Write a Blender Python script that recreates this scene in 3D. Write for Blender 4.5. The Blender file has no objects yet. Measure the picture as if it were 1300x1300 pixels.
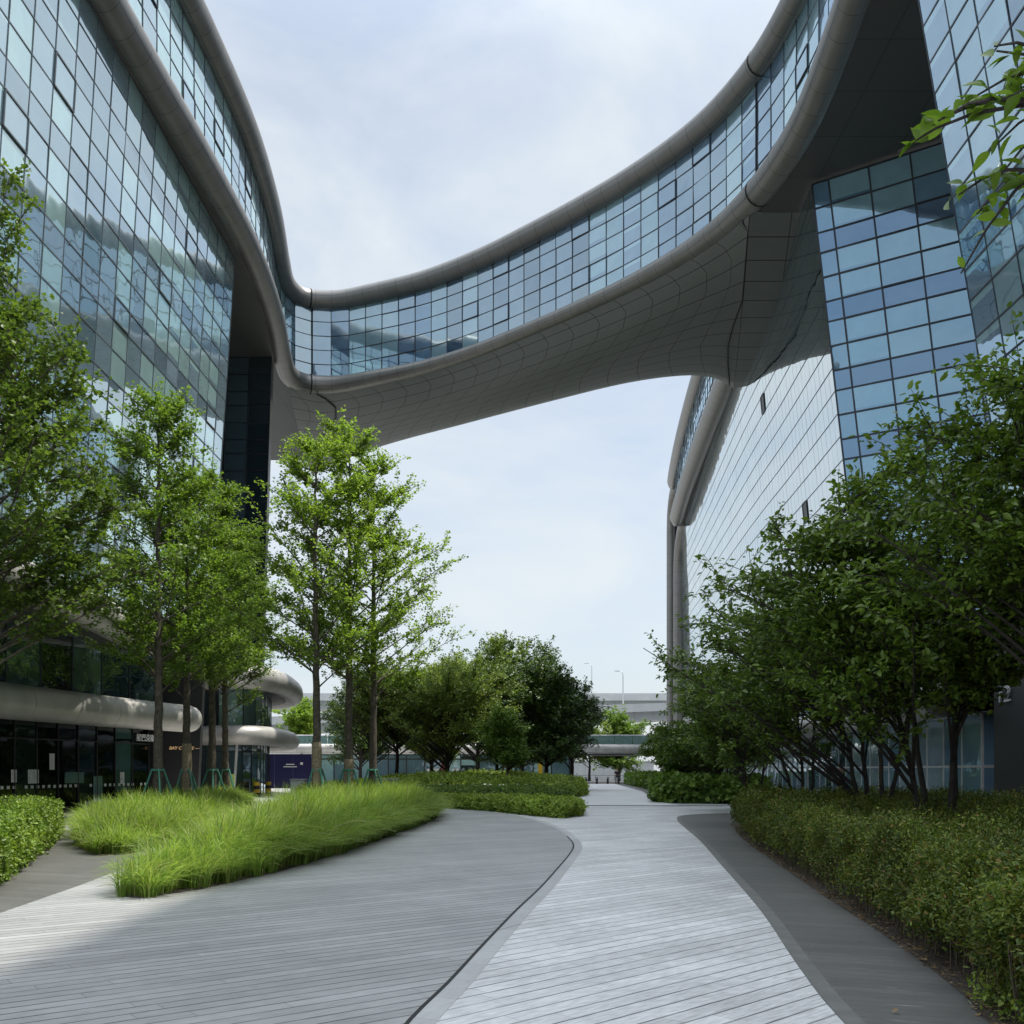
import bpy, math, random
import numpy as np
from mathutils import Vector

C = bpy.context.scene
COL = C.collection
R = math.radians

# ------------------------------------------------------------------ camera, sky, sun, exposure
cam_d = bpy.data.cameras.new('camera')
cam = bpy.data.objects.new('camera', cam_d); COL.objects.link(cam)
cam.location = (0, 0, 1.6); cam.rotation_euler = (R(90), 0, 0)
cam_d.sensor_width = 36; cam_d.lens = 36 * 1250 / 1300
cam_d.shift_y = (977 - 650) / 1300
cam_d.clip_start = 0.1; cam_d.clip_end = 5000
C.camera = cam

SUN_EL, SUN_AZ = 65.4, 20.0          # azimuth measured from +X towards +Y
w = bpy.data.worlds.new('World'); C.world = w; w.use_nodes = True
nt = w.node_tree; N = nt.nodes; L = nt.links; N.clear()
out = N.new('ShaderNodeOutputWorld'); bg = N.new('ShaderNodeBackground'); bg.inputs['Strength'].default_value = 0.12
sky = N.new('ShaderNodeTexSky'); sky.sky_type = 'NISHITA'; sky.sun_disc = False
sky.sun_elevation = R(SUN_EL); sky.sun_rotation = R(90 - SUN_AZ); sky.air_density = 1.0; sky.dust_density = 2.0; sky.ozone_density = 1.5
tc = N.new('ShaderNodeTexCoord'); mp = N.new('ShaderNodeMapping'); mp.inputs['Scale'].default_value = (1.6, 1.6, 3.0)
n1 = N.new('ShaderNodeTexNoise'); n1.inputs['Scale'].default_value = 2.3; n1.inputs['Detail'].default_value = 9; n1.inputs['Roughness'].default_value = 0.56
n1.inputs['Distortion'].default_value = 0.4
rp = N.new('ShaderNodeMapRange'); rp.inputs['From Min'].default_value = 0.36; rp.inputs['From Max'].default_value = 0.66
rp.inputs['To Min'].default_value = 0.5; rp.inputs['To Max'].default_value = 0.97
mx = N.new('ShaderNodeMix'); mx.data_type = 'RGBA'; mx.inputs[7].default_value = (4.55, 4.95, 5.25, 1)
L.new(tc.outputs['Generated'], mp.inputs['Vector']); L.new(mp.outputs['Vector'], n1.inputs['Vector'])
L.new(n1.outputs['Fac'], rp.inputs['Value']); L.new(rp.outputs['Result'], mx.inputs[0])
# sky brightness raised towards the zenith as added fill light on the ground
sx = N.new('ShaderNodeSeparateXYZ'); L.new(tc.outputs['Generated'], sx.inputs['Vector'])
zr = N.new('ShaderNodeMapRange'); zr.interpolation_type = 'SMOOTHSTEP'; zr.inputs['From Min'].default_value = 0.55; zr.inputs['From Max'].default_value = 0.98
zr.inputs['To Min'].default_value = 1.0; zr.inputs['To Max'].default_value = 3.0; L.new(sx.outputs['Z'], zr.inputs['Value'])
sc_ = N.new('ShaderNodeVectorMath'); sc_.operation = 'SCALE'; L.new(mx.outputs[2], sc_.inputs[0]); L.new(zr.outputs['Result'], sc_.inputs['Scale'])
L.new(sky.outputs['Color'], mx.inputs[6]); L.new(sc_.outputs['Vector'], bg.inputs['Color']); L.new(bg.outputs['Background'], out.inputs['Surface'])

sun_d = bpy.data.lights.new('sun', 'SUN'); sun_d.energy = 3.3; sun_d.angle = R(0.8); sun_d.color = (1.0, 0.95, 0.86)
sun = bpy.data.objects.new('sun', sun_d); COL.objects.link(sun)
sdir = Vector((math.cos(R(SUN_EL)) * math.cos(R(SUN_AZ)), math.cos(R(SUN_EL)) * math.sin(R(SUN_AZ)), math.sin(R(SUN_EL))))
sun.location = sdir * 200
sun.rotation_euler = (-sdir).to_track_quat('-Z', 'Y').to_euler()
C.view_settings.view_transform = 'Standard'; C.view_settings.look = 'None'; C.view_settings.gamma = 1
C.view_settings.exposure = 0.55
C.render.engine = 'CYCLES'
C.cycles.max_bounces = 6; C.cycles.transparent_max_bounces = 8; C.cycles.diffuse_bounces = 3; C.cycles.glossy_bounces = 3
C.cycles.use_denoising = True
C.cycles.caustics_reflective = False; C.cycles.caustics_refractive = False; C.cycles.sample_clamp_indirect = 4.0

# ------------------------------------------------------------------ materials
def mat(name):
    m = bpy.data.materials.new(name); m.use_nodes = True
    nt = m.node_tree; nt.nodes.clear()
    o = nt.nodes.new('ShaderNodeOutputMaterial')
    return m, nt, nt.nodes.new, nt.links.new, o

def plain(name, col, rough=0.6, metal=0.0, var=0.12, scale=3.0, bump=0.0, emit=None, spec=0.5):
    m, nt, nn, ln, o = mat(name)
    p = nn('ShaderNodeBsdfPrincipled'); p.inputs['Roughness'].default_value = rough; p.inputs['Metallic'].default_value = metal
    p.inputs['Specular IOR Level'].default_value = spec
    t = nn('ShaderNodeTexCoord'); n = nn('ShaderNodeTexNoise'); n.inputs['Scale'].default_value = scale; n.inputs['Detail'].default_value = 6
    ln(t.outputs['Object'], n.inputs['Vector'])
    r = nn('ShaderNodeMapRange'); r.inputs['From Min'].default_value = 0.25; r.inputs['From Max'].default_value = 0.75
    r.inputs['To Min'].default_value = 1 - var; r.inputs['To Max'].default_value = 1 + var
    ln(n.outputs['Fac'], r.inputs['Value'])
    x = nn('ShaderNodeVectorMath'); x.operation = 'SCALE'; x.inputs[0].default_value = col
    ln(r.outputs['Result'], x.inputs['Scale']); ln(x.outputs['Vector'], p.inputs['Base Color'])
    if bump:
        b = nn('ShaderNodeBump'); b.inputs['Strength'].default_value = bump; b.inputs['Distance'].default_value = 0.02
        n2 = nn('ShaderNodeTexNoise'); n2.inputs['Scale'].default_value = scale * 12; n2.inputs['Detail'].default_value = 5
        ln(t.outputs['Object'], n2.inputs['Vector']); ln(n2.outputs['Fac'], b.inputs['Height']); ln(b.outputs['Normal'], p.inputs['Normal'])
    if emit:
        p.inputs['Emission Color'].default_value = (*col, 1); p.inputs['Emission Strength'].default_value = emit
    ln(p.outputs['BSDF'], o.inputs['Surface'])
    return m

def planks(name, col, col2, gap, angle, width, row, rough=0.55, mortar=0.007, patch=0.25, marks=0.0):
    m, nt, nn, ln, o = mat(name)
    p = nn('ShaderNodeBsdfPrincipled'); p.inputs['Roughness'].default_value = rough; p.inputs['Specular IOR Level'].default_value = 0.35
    t = nn('ShaderNodeTexCoord'); mp = nn('ShaderNodeMapping'); mp.inputs['Rotation'].default_value = (0, 0, -R(angle))
    ln(t.outputs['Object'], mp.inputs['Vector'])
    sp = nn('ShaderNodeSeparateXYZ'); ln(mp.outputs['Vector'], sp.inputs['Vector']); dr = nn('ShaderNodeMath'); dr.operation = 'DIVIDE'; dr.inputs[1].default_value = row; ln(sp.outputs['Y'], dr.inputs[0])
    fl = nn('ShaderNodeMath'); fl.operation = 'FLOOR'; ln(dr.outputs[0], fl.inputs[0]); wn = nn('ShaderNodeTexWhiteNoise'); wn.noise_dimensions = '1D'; ln(fl.outputs[0], wn.inputs['W'])
    ma = nn('ShaderNodeMath'); ma.operation = 'MULTIPLY_ADD'; ma.inputs[1].default_value = width; ln(wn.outputs['Value'], ma.inputs[0]); ln(sp.outputs['X'], ma.inputs[2])
    cb_ = nn('ShaderNodeCombineXYZ'); ln(ma.outputs[0], cb_.inputs['X']); ln(sp.outputs['Y'], cb_.inputs['Y'])
    b = nn('ShaderNodeTexBrick'); b.inputs['Scale'].default_value = 1; b.inputs['Brick Width'].default_value = width; b.inputs['Row Height'].default_value = row
    b.inputs['Mortar Size'].default_value = 0.0016; b.inputs['Mortar Smooth'].default_value = 0.1; b.inputs['Bias'].default_value = 0.0
    b.offset = 0.0; b.offset_frequency = 2
    b.inputs['Color1'].default_value = (*col, 1); b.inputs['Color2'].default_value = (*col2, 1); b.inputs['Mortar'].default_value = (*gap, 1)
    ln(cb_.outputs['Vector'], b.inputs['Vector'])
    n = nn('ShaderNodeTexNoise'); n.inputs['Scale'].default_value = 0.55; n.inputs['Detail'].default_value = 8; n.inputs['Roughness'].default_value = 0.65
    ln(t.outputs['Object'], n.inputs['Vector'])
    # fine grain stretched along the plank
    mp2 = nn('ShaderNodeMapping'); mp2.inputs['Scale'].default_value = (6, 40, 1); ln(mp.outputs['Vector'], mp2.inputs['Vector'])
    n2 = nn('ShaderNodeTexNoise'); n2.inputs['Scale'].default_value = 1.0; n2.inputs['Detail'].default_value = 6; ln(mp2.outputs['Vector'], n2.inputs['Vector'])
    a = nn('ShaderNodeMath'); a.operation = 'ADD'; ln(n.outputs['Fac'], a.inputs[0]); ln(n2.outputs['Fac'], a.inputs[1])
    r = nn('ShaderNodeMapRange'); r.inputs['From Min'].default_value = 0.6; r.inputs['From Max'].default_value = 1.4
    r.inputs['To Min'].default_value = 1 - patch; r.inputs['To Max'].default_value = 1 + patch * 0.8
    ln(a.outputs[0], r.inputs['Value'])
    x = nn('ShaderNodeVectorMath'); x.operation = 'SCALE'; ln(b.outputs['Color'], x.inputs[0]); ln(r.outputs['Result'], x.inputs['Scale'])
    rw = nn('ShaderNodeMapRange'); rw.inputs['To Min'].default_value = 0.9; rw.inputs['To Max'].default_value = 1.09; ln(wn.outputs['Value'], rw.inputs['Value'])
    xr = nn('ShaderNodeVectorMath'); xr.operation = 'SCALE'; ln(x.outputs['Vector'], xr.inputs[0]); ln(rw.outputs['Result'], xr.inputs['Scale'])
    last = xr.outputs['Vector']
    if marks:
        mp3 = nn('ShaderNodeMapping'); mp3.inputs['Scale'].default_value = (1.0, 7, 1); ln(mp.outputs['Vector'], mp3.inputs['Vector'])
        n3 = nn('ShaderNodeTexNoise'); n3.inputs['Scale'].default_value = 2.6; n3.inputs['Detail'].default_value = 3; ln(mp3.outputs['Vector'], n3.inputs['Vector'])
        r3 = nn('ShaderNodeMapRange'); r3.inputs['From Min'].default_value = 0.66; r3.inputs['From Max'].default_value = 0.72; r3.inputs['To Max'].default_value = marks
        ln(n3.outputs['Fac'], r3.inputs['Value'])
        mm = nn('ShaderNodeMix'); mm.data_type = 'RGBA'; mm.inputs[7].default_value = (0.4, 0.41, 0.4, 1); ln(r3.outputs['Result'], mm.inputs[0]); ln(last, mm.inputs[6]); last = mm.outputs[2]
    fr_ = nn('ShaderNodeMath'); fr_.operation = 'FRACT'; ln(dr.outputs[0], fr_.inputs[0]); lt_ = nn('ShaderNodeMath'); lt_.operation = 'LESS_THAN'; lt_.inputs[1].default_value = 2 * mortar / row; ln(fr_.outputs[0], lt_.inputs[0])
    # joints are cleaner or dirtier along their run
    nj = nn('ShaderNodeTexNoise'); nj.inputs['Scale'].default_value = 1.3; nj.inputs['Detail'].default_value = 4; ln(t.outputs['Object'], nj.inputs['Vector'])
    rj = nn('ShaderNodeMapRange'); rj.inputs['From Min'].default_value = 0.3; rj.inputs['From Max'].default_value = 0.6; rj.inputs['To Min'].default_value = 0.45; ln(nj.outputs['Fac'], rj.inputs['Value'])
    mj = nn('ShaderNodeMath'); mj.operation = 'MULTIPLY'; ln(lt_.outputs[0], mj.inputs[0]); ln(rj.outputs['Result'], mj.inputs[1])
    ml = nn('ShaderNodeMix'); ml.data_type = 'RGBA'; ml.inputs[7].default_value = (*gap, 1); ln(mj.outputs[0], ml.inputs[0]); ln(last, ml.inputs[6]); last = ml.outputs[2]
    # dirt and wear spots
    ns_ = nn('ShaderNodeTexNoise'); ns_.inputs['Scale'].default_value = 7.0; ns_.inputs['Detail'].default_value = 5; ns_.inputs['Roughness'].default_value = 0.7; ln(t.outputs['Object'], ns_.inputs['Vector'])
    rs = nn('ShaderNodeMapRange'); rs.inputs['From Min'].default_value = 0.62; rs.inputs['From Max'].default_value = 0.78; rs.inputs['To Min'].default_value = 1.0; rs.inputs['To Max'].default_value = 0.62; ln(ns_.outputs['Fac'], rs.inputs['Value'])
    xs = nn('ShaderNodeVectorMath'); xs.operation = 'SCALE'; ln(last, xs.inputs[0]); ln(rs.outputs['Result'], xs.inputs['Scale']); last = xs.outputs['Vector']
    ln(last, p.inputs['Base Color'])
    bp = nn('ShaderNodeBump'); bp.inputs['Strength'].default_value = 0.5; bp.inputs['Distance'].default_value = 0.006
    iv = nn('ShaderNodeMath'); iv.operation = 'SUBTRACT'; iv.inputs[0].default_value = 1; ln(b.outputs['Fac'], iv.inputs[1])
    ln(iv.outputs[0], bp.inputs['Height']); ln(bp.outputs['Normal'], p.inputs['Normal'])
    ln(p.outputs['BSDF'], o.inputs['Surface'])
    return m

def cladding(name, col, rough, metal, du, dv, line=0.012, linecol=0.25, var=0.1, spec=0.5):
    """aluminium panels: thin dark joints every du / dv metres of UV"""
    m, nt, nn, ln, o = mat(name)
    p = nn('ShaderNodeBsdfPrincipled'); p.inputs['Metallic'].default_value = metal; p.inputs['Specular IOR Level'].default_value = spec
    uv = nn('ShaderNodeUVMap'); s = nn('ShaderNodeSeparateXYZ'); ln(uv.outputs['UV'], s.inputs['Vector'])
    fac = None
    for ax, d in (('X', du), ('Y', dv)):
        if not d: continue
        dv_ = nn('ShaderNodeMath'); dv_.operation = 'DIVIDE'; dv_.inputs[1].default_value = d; ln(s.outputs[ax], dv_.inputs[0])
        fr = nn('ShaderNodeMath'); fr.operation = 'FRACT'; ln(dv_.outputs[0], fr.inputs[0])
        lt = nn('ShaderNodeMath'); lt.operation = 'LESS_THAN'; lt.inputs[1].default_value = line / d; ln(fr.outputs[0], lt.inputs[0])
        if fac is None: fac = lt.outputs[0]
        else:
            mxm = nn('ShaderNodeMath'); mxm.operation = 'MAXIMUM'; ln(fac, mxm.inputs[0]); ln(lt.outputs[0], mxm.inputs[1]); fac = mxm.outputs[0]
    t = nn('ShaderNodeTexCoord'); n = nn('ShaderNodeTexNoise'); n.inputs['Scale'].default_value = 0.9; n.inputs['Detail'].default_value = 6
    mpn = nn('ShaderNodeMapping'); mpn.inputs['Scale'].default_value = (1, 1, 0.5); ln(t.outputs['Object'], mpn.inputs['Vector']); ln(mpn.outputs['Vector'], n.inputs['Vector'])
    r = nn('ShaderNodeMapRange'); r.inputs['From Min'].default_value = 0.3; r.inputs['From Max'].default_value = 0.7; r.inputs['To Min'].default_value = 1 - var; r.inputs['To Max'].default_value = 1 + var
    ln(n.outputs['Fac'], r.inputs['Value'])
    x = nn('ShaderNodeVectorMath'); x.operation = 'SCALE'; x.inputs[0].default_value = col; ln(r.outputs['Result'], x.inputs['Scale'])
    mm = nn('ShaderNodeMix'); mm.data_type = 'RGBA'; mm.inputs[7].default_value = (col[0] * linecol, col[1] * linecol, col[2] * linecol, 1)
    if fac is not None: ln(fac, mm.inputs[0])
    else: mm.inputs[0].default_value = 0
    ln(x.outputs['Vector'], mm.inputs[6]); ln(mm.outputs[2], p.inputs['Base Color'])
    rr = nn('ShaderNodeMapRange'); rr.inputs['To Min'].default_value = rough - 0.06; rr.inputs['To Max'].default_value = rough + 0.1; ln(n.outputs['Fac'], rr.inputs['Value']); ln(rr.outputs['Result'], p.inputs['Roughness'])
    ln(p.outputs['BSDF'], o.inputs['Surface'])
    return m

def curtain_glass(name, blind, grey, dark, blind_share, dark_share, f0=0.22, tint=(0.85, 0.95, 1.0), wave=0.010, fmax=0.97):
    """coated glazing: mirror coat over what stands behind each pane (drawn blind, grey room or dark room)"""
    m, nt, nn, ln, o = mat(name)
    g = nn('ShaderNodeNewGeometry'); uv = nn('ShaderNodeUVMap'); s = nn('ShaderNodeSeparateXYZ'); ln(uv.outputs['UV'], s.inputs['Vector'])
    rnd = g.outputs['Random Per Island']
    wn = nn('ShaderNodeTexWhiteNoise'); wn.noise_dimensions = '1D'; mu = nn('ShaderNodeMath'); mu.operation = 'MULTIPLY'; mu.inputs[1].default_value = 913.7
    ln(rnd, mu.inputs[0]); ln(mu.outputs[0], wn.inputs['W'])
    cr = nn('ShaderNodeValToRGB'); cr.color_ramp.interpolation = 'CONSTANT'; e = cr.color_ramp.elements
    e[0].position = 0; e[0].color = (*dark, 1); e[1].position = dark_share; e[1].color = (*grey, 1)
    ln(rnd, cr.inputs['Fac'])
    # blind drawn down to a height of its own
    bl = nn('ShaderNodeMath'); bl.operation = 'LESS_THAN'; bl.inputs[1].default_value = blind_share; ln(wn.outputs['Value'], bl.inputs[0])
    w2 = nn('ShaderNodeTexWhiteNoise'); w2.noise_dimensions = '1D'; m2 = nn('ShaderNodeMath'); m2.operation = 'MULTIPLY'; m2.inputs[1].default_value = 377.1; ln(rnd, m2.inputs[0]); ln(m2.outputs[0], w2.inputs['W'])
    pw = nn('ShaderNodeMath'); pw.operation = 'POWER'; pw.inputs[1].default_value = 3.0; ln(w2.outputs['Value'], pw.inputs[0])
    gt = nn('ShaderNodeMath'); gt.operation = 'GREATER_THAN'; ln(s.outputs['Y'], gt.inputs[0]); ln(pw.outputs[0], gt.inputs[1])
    bb = nn('ShaderNodeMath'); bb.operation = 'MULTIPLY'; ln(bl.outputs[0], bb.inputs[0]); ln(gt.outputs[0], bb.inputs[1])
    mm = nn('ShaderNodeMix'); mm.data_type = 'RGBA'; ln(bb.outputs[0], mm.inputs[0]); ln(cr.outputs['Color'], mm.inputs[6]); mm.inputs[7].default_value = (*blind, 1)
    vr = nn('ShaderNodeMapRange'); vr.inputs['To Min'].default_value = 0.8; vr.inputs['To Max'].default_value = 1.15; ln(w2.outputs['Value'], vr.inputs['Value'])
    x = nn('ShaderNodeVectorMath'); x.operation = 'SCALE'; ln(mm.outputs[2], x.inputs[0]); ln(vr.outputs['Result'], x.inputs['Scale'])
    # faint room structure behind the pane
    t = nn('ShaderNodeTexCoord'); n = nn('ShaderNodeTexNoise'); n.inputs['Scale'].default_value = 1.1; n.inputs['Detail'].default_value = 3; ln(t.outputs['Object'], n.inputs['Vector'])
    nr = nn('ShaderNodeMapRange'); nr.inputs['From Min'].default_value = 0.3; nr.inputs['From Max'].default_value = 0.7; nr.inputs['To Min'].default_value = 0.9; nr.inputs['To Max'].default_value = 1.1; ln(n.outputs['Fac'], nr.inputs['Value'])
    x2 = nn('ShaderNodeVectorMath'); x2.operation = 'SCALE'; ln(x.outputs['Vector'], x2.inputs[0]); ln(nr.outputs['Result'], x2.inputs['Scale'])
    d = nn('ShaderNodeBsdfDiffuse'); ln(x2.outputs['Vector'], d.inputs['Color'])
    gl = nn('ShaderNodeBsdfGlossy'); gl.inputs['Roughness'].default_value = 0.012; gl.inputs['Color'].default_value = (*tint, 1)
    nb = nn('ShaderNodeTexNoise'); nb.inputs['Scale'].default_value = 0.9; nb.inputs['Detail'].default_value = 1; ln(t.outputs['Object'], nb.inputs['Vector'])
    bp = nn('ShaderNodeBump'); bp.inputs['Strength'].default_value = 1.0; bp.inputs['Distance'].default_value = wave; ln(nb.outputs['Fac'], bp.inputs['Height']); ln(bp.outputs['Normal'], gl.inputs['Normal'])
    lw = nn('ShaderNodeLayerWeight'); lw.inputs['Blend'].default_value = 0.5
    p5 = nn('ShaderNodeMath'); p5.operation = 'POWER'; p5.inputs[1].default_value = 3.2; ln(lw.outputs['Facing'], p5.inputs[0])
    fr = nn('ShaderNodeMapRange'); fr.inputs['To Min'].default_value = f0; fr.inputs['To Max'].default_value = fmax; ln(p5.outputs[0], fr.inputs['Value'])
    mxs = nn('ShaderNodeMixShader'); ln(fr.outputs['Result'], mxs.inputs[0]); ln(d.outputs['BSDF'], mxs.inputs[1]); ln(gl.outputs['BSDF'], mxs.inputs[2])
    ln(mxs.outputs['Shader'], o.inputs['Surface'])
    return m

def leaf_mat(name, a, b, c=None, trans=0.45, rough=0.45, spec=0.35, cshare=0.06, patch=0.29, nscale=0.9):
    m, nt, nn, ln, o = mat(name)
    g = nn('ShaderNodeNewGeometry')
    cr = nn('ShaderNodeValToRGB'); e = cr.color_ramp.elements; e[0].color = (*a, 1); e[1].color = (*b, 1); e[0].position = 0.0; e[1].position = 0.9
    if c:
        k = e.new(1 - cshare); k.color = (*b, 1); e[-1].position = 1.0; e[-1].color = (*c, 1)
    t = nn('ShaderNodeTexCoord'); n = nn('ShaderNodeTexNoise'); n.inputs['Scale'].default_value = nscale; n.inputs['Detail'].default_value = 3; ln(t.outputs['Object'], n.inputs['Vector'])
    r = nn('ShaderNodeMapRange'); r.inputs['From Min'].default_value = 0.3; r.inputs['From Max'].default_value = 0.7; r.inputs['To Min'].default_value = 1 - patch; r.inputs['To Max'].default_value = 1 + patch; ln(n.outputs['Fac'], r.inputs['Value'])
    ln(g.outputs['Random Per Island'], cr.inputs['Fac'])
    x = nn('ShaderNodeVectorMath'); x.operation = 'SCALE'; ln(cr.outputs['Color'], x.inputs[0]); ln(r.outputs['Result'], x.inputs['Scale'])
    p = nn('ShaderNodeBsdfPrincipled'); p.inputs['Roughness'].default_value = rough; p.inputs['Specular IOR Level'].default_value = spec; ln(x.outputs['Vector'], p.inputs['Base Color'])
    tr = nn('ShaderNodeBsdfTranslucent'); x3 = nn('ShaderNodeVectorMath'); x3.operation = 'MULTIPLY'; x3.inputs[1].default_value = (1.15, 1.25, 0.55); ln(x.outputs['Vector'], x3.inputs[0]); ln(x3.outputs['Vector'], tr.inputs['Color'])
    ms = nn('ShaderNodeMixShader'); ms.inputs[0].default_value = trans; ln(p.outputs['BSDF'], ms.inputs[1]); ln(tr.outputs['BSDF'], ms.inputs[2]); ln(ms.outputs['Shader'], o.inputs['Surface'])
    return m

M = {}
M['ground'] = planks('ground', (0.45, 0.45, 0.44), (0.4, 0.4, 0.39), (0.2, 0.2, 0.2), 5, 1.2, 0.6, patch=0.2)
M['slab'] = planks('slab_planks', (0.335, 0.337, 0.327), (0.29, 0.292, 0.283), (0.06, 0.06, 0.058), 38, 2.6, 0.165, patch=0.34, mortar=0.009)
M['path'] = planks('path_planks', (0.63, 0.63, 0.62), (0.54, 0.54, 0.53), (0.08, 0.08, 0.08), 44, 1.7, 0.185, patch=0.46, mortar=0.008)
M['farpath'] = planks('far_planks', (0.74, 0.74, 0.73), (0.68, 0.68, 0.67), (0.2, 0.2, 0.2), 40, 1.7, 0.19, patch=0.3)
M['band'] = planks('band_planks', (0.122, 0.120, 0.109), (0.108, 0.107, 0.098), (0.075, 0.077, 0.074), -20, 1.6, 0.15, patch=0.3, mortar=0.005, marks=0.3)
M['kerb'] = planks('kerb_stone', (0.42, 0.42, 0.41), (0.37, 0.37, 0.36), (0.08, 0.08, 0.08), 60, 0.55, 5.0, patch=0.2)
M['bandedge'] = plain('band_edge', (0.135, 0.133, 0.122), 0.6, var=0.2, scale=4)
M['slot'] = plain('drain_slot', (0.01, 0.01, 0.01), 0.8)
M['soil'] = plain('soil', (0.07, 0.055, 0.04), 0.9, var=0.5, scale=14, bump=0.6)
M['asphalt'] = plain('asphalt', (0.10, 0.10, 0.105), 0.8, var=0.2, scale=8)
M['tube'] = cladding('tube_cladding', (0.225, 0.217, 0.203), 0.42, 0.6, 1.36, 0.98, line=0.022, linecol=0.3)
M['tubelow'] = cladding('podium_tube_cladding', (0.46, 0.445, 0.415), 0.45, 0.3, 2.6, 0, line=0.03, linecol=0.45, var=0.2)
M['soffit'] = cladding('soffit_cladding', (0.165, 0.176, 0.172), 0.5, 0.1, 2.05, 0.95, line=0.045, linecol=0.15, var=0.06)
M['seam'] = plain('seam', (0.015, 0.015, 0.015), 0.8)
M['ceil'] = cladding('ceiling_cladding', (0.075, 0.077, 0.074), 0.55, 0.1, 2.8, 2.8, line=0.035, linecol=0.4, var=0.06)
M['roof'] = plain('roof', (0.3, 0.3, 0.3), 0.8)
M['mull'] = plain('mullion', (0.045, 0.05, 0.06), 0.4, 0.5)
M['mullL'] = plain('mullion_grey', (0.11, 0.13, 0.14), 0.4, 0.4)
M['wallgrey'] = cladding('wall_panels', (0.06, 0.062, 0.06), 0.5, 0.1, 2.0, 1.0, line=0.03)
M['walldark'] = plain('dark_wall', (0.02, 0.021, 0.022), 0.45)
M['glassL'] = curtain_glass('glass_teal', (0.40, 0.62, 0.62), (0.22, 0.33, 0.39), (0.10, 0.17, 0.21), 0.55, 0.2, 0.44, (0.86, 0.97, 1.0))
M['glassB'] = curtain_glass('glass_blue', (0.28, 0.46, 0.54), (0.12, 0.21, 0.32), (0.05, 0.10, 0.17), 0.5, 0.3, 0.40, (0.74, 0.9, 1.0))
M['glassT'] = curtain_glass('glass_tower', (0.24, 0.44, 0.52), (0.10, 0.21, 0.32), (0.05, 0.11, 0.19), 0.8, 0.3, 0.36, (0.55, 0.8, 1.0), wave=0.005)
M['glassM'] = curtain_glass('glass_mirror', (0.10, 0.16, 0.17), (0.05, 0.085, 0.095), (0.02, 0.035, 0.045), 0.4, 0.3, 0.64, (0.93, 0.985, 1.0), wave=0.006)
M['glassC'] = curtain_glass('glass_recess', (0.14, 0.24, 0.26), (0.06, 0.10, 0.12), (0.02, 0.035, 0.045), 0.5, 0.4, 0.25)
M['spanT'] = curtain_glass('spandrel_blue', (0.09, 0.16, 0.27), (0.09, 0.16, 0.27), (0.07, 0.13, 0.23), 0.2, 0.4, 0.32, (0.5, 0.74, 1.0), wave=0.005)
M['spanL'] = curtain_glass('spandrel_grey', (0.24, 0.33, 0.40), (0.2, 0.29, 0.36), (0.15, 0.22, 0.28), 0.2, 0.2, 0.34, (0.86, 0.97, 1.0))
M['glassD'] = curtain_glass('glass_dark', (0.07, 0.12, 0.12), (0.025, 0.04, 0.045), (0.008, 0.014, 0.016), 0.3, 0.5, 0.16)
M['glassS'] = curtain_glass('glass_shop', (0.05, 0.11, 0.10), (0.012, 0.022, 0.022), (0.004, 0.006, 0.006), 0.18, 0.6, 0.035, wave=0.004, fmax=0.5)
M['glassR'] = curtain_glass('glass_retail', (0.30, 0.48, 0.47), (0.12, 0.2, 0.22), (0.02, 0.03, 0.03), 0.5, 0.4, 0.12)
M['glassW'] = curtain_glass('glass_blue_shop', (0.52, 0.68, 0.80), (0.26, 0.42, 0.58), (0.06, 0.10, 0.15), 0.5, 0.2, 0.2)
M['balus'] = plain('balustrade_glass', (0.16, 0.26, 0.24), 0.12, var=0.2)
M['white'] = plain('white_paint', (0.75, 0.75, 0.75), 0.5)
M['whitewall'] = plain('white_wall', (0.62, 0.63, 0.62), 0.7, var=0.1, scale=1.5)
M['black'] = plain('black_paint', (0.015, 0.015, 0.015), 0.5)
M['blue'] = plain('blue_board', (0.004, 0.005, 0.06), 0.45)
M['red'] = plain('red_panel', (0.28, 0.03, 0.03), 0.5)
M['yellow'] = plain('yellow_paint', (0.65, 0.42, 0.02), 0.5)
M['orange'] = plain('orange_sign', (0.6, 0.22, 0.08), 0.5)
M['letter'] = plain('white_letters', (0.6, 0.61, 0.6), 0.5, emit=0.08)
M['number'] = plain('number_paint', (0.45, 0.46, 0.46), 0.5)
M['letterwarm'] = plain('warm_letters', (0.8, 0.52, 0.25), 0.5, emit=0.25)
M['lit'] = plain('lit_lamp', (1.0, 0.9, 0.75), 0.5, emit=2.0)
M['poster'] = plain('paper', (0.62, 0.64, 0.62), 0.6, var=0.3, scale=9)
M['postergreen'] = plain('green_poster', (0.35, 0.45, 0.12), 0.6, var=0.6, scale=9)
M['green'] = plain('green_paint', (0.06, 0.22, 0.16), 0.5)
M['concrete'] = plain('concrete', (0.52, 0.53, 0.53), 0.8, var=0.08, scale=0.6)
M['concdark'] = plain('girder_concrete', (0.32, 0.34, 0.35), 0.8, var=0.08, scale=0.6)
M['steel'] = plain('galvanised_steel', (0.5, 0.52, 0.53), 0.4, 0.5)
M['barkG'] = plain('bark_grey', (0.10, 0.083, 0.065), 0.9, var=0.5, scale=9, bump=0.8)
M['barkD'] = plain('bark_dark', (0.038, 0.031, 0.026), 0.85, var=0.5, scale=9, bump=0.8)
M['wrap'] = plain('trunk_wrap', (0.30, 0.24, 0.16), 0.95, var=0.45, scale=16, bump=0.9)
M['stem'] = plain('hedge_stems', (0.115, 0.09, 0.058), 0.9, var=0.4, scale=12)
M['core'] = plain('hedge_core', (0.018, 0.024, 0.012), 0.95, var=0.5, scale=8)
M['gink'] = leaf_mat('ginkgo_leaves', (0.155, 0.245, 0.038), (0.29, 0.4, 0.075), trans=0.5)
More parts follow.
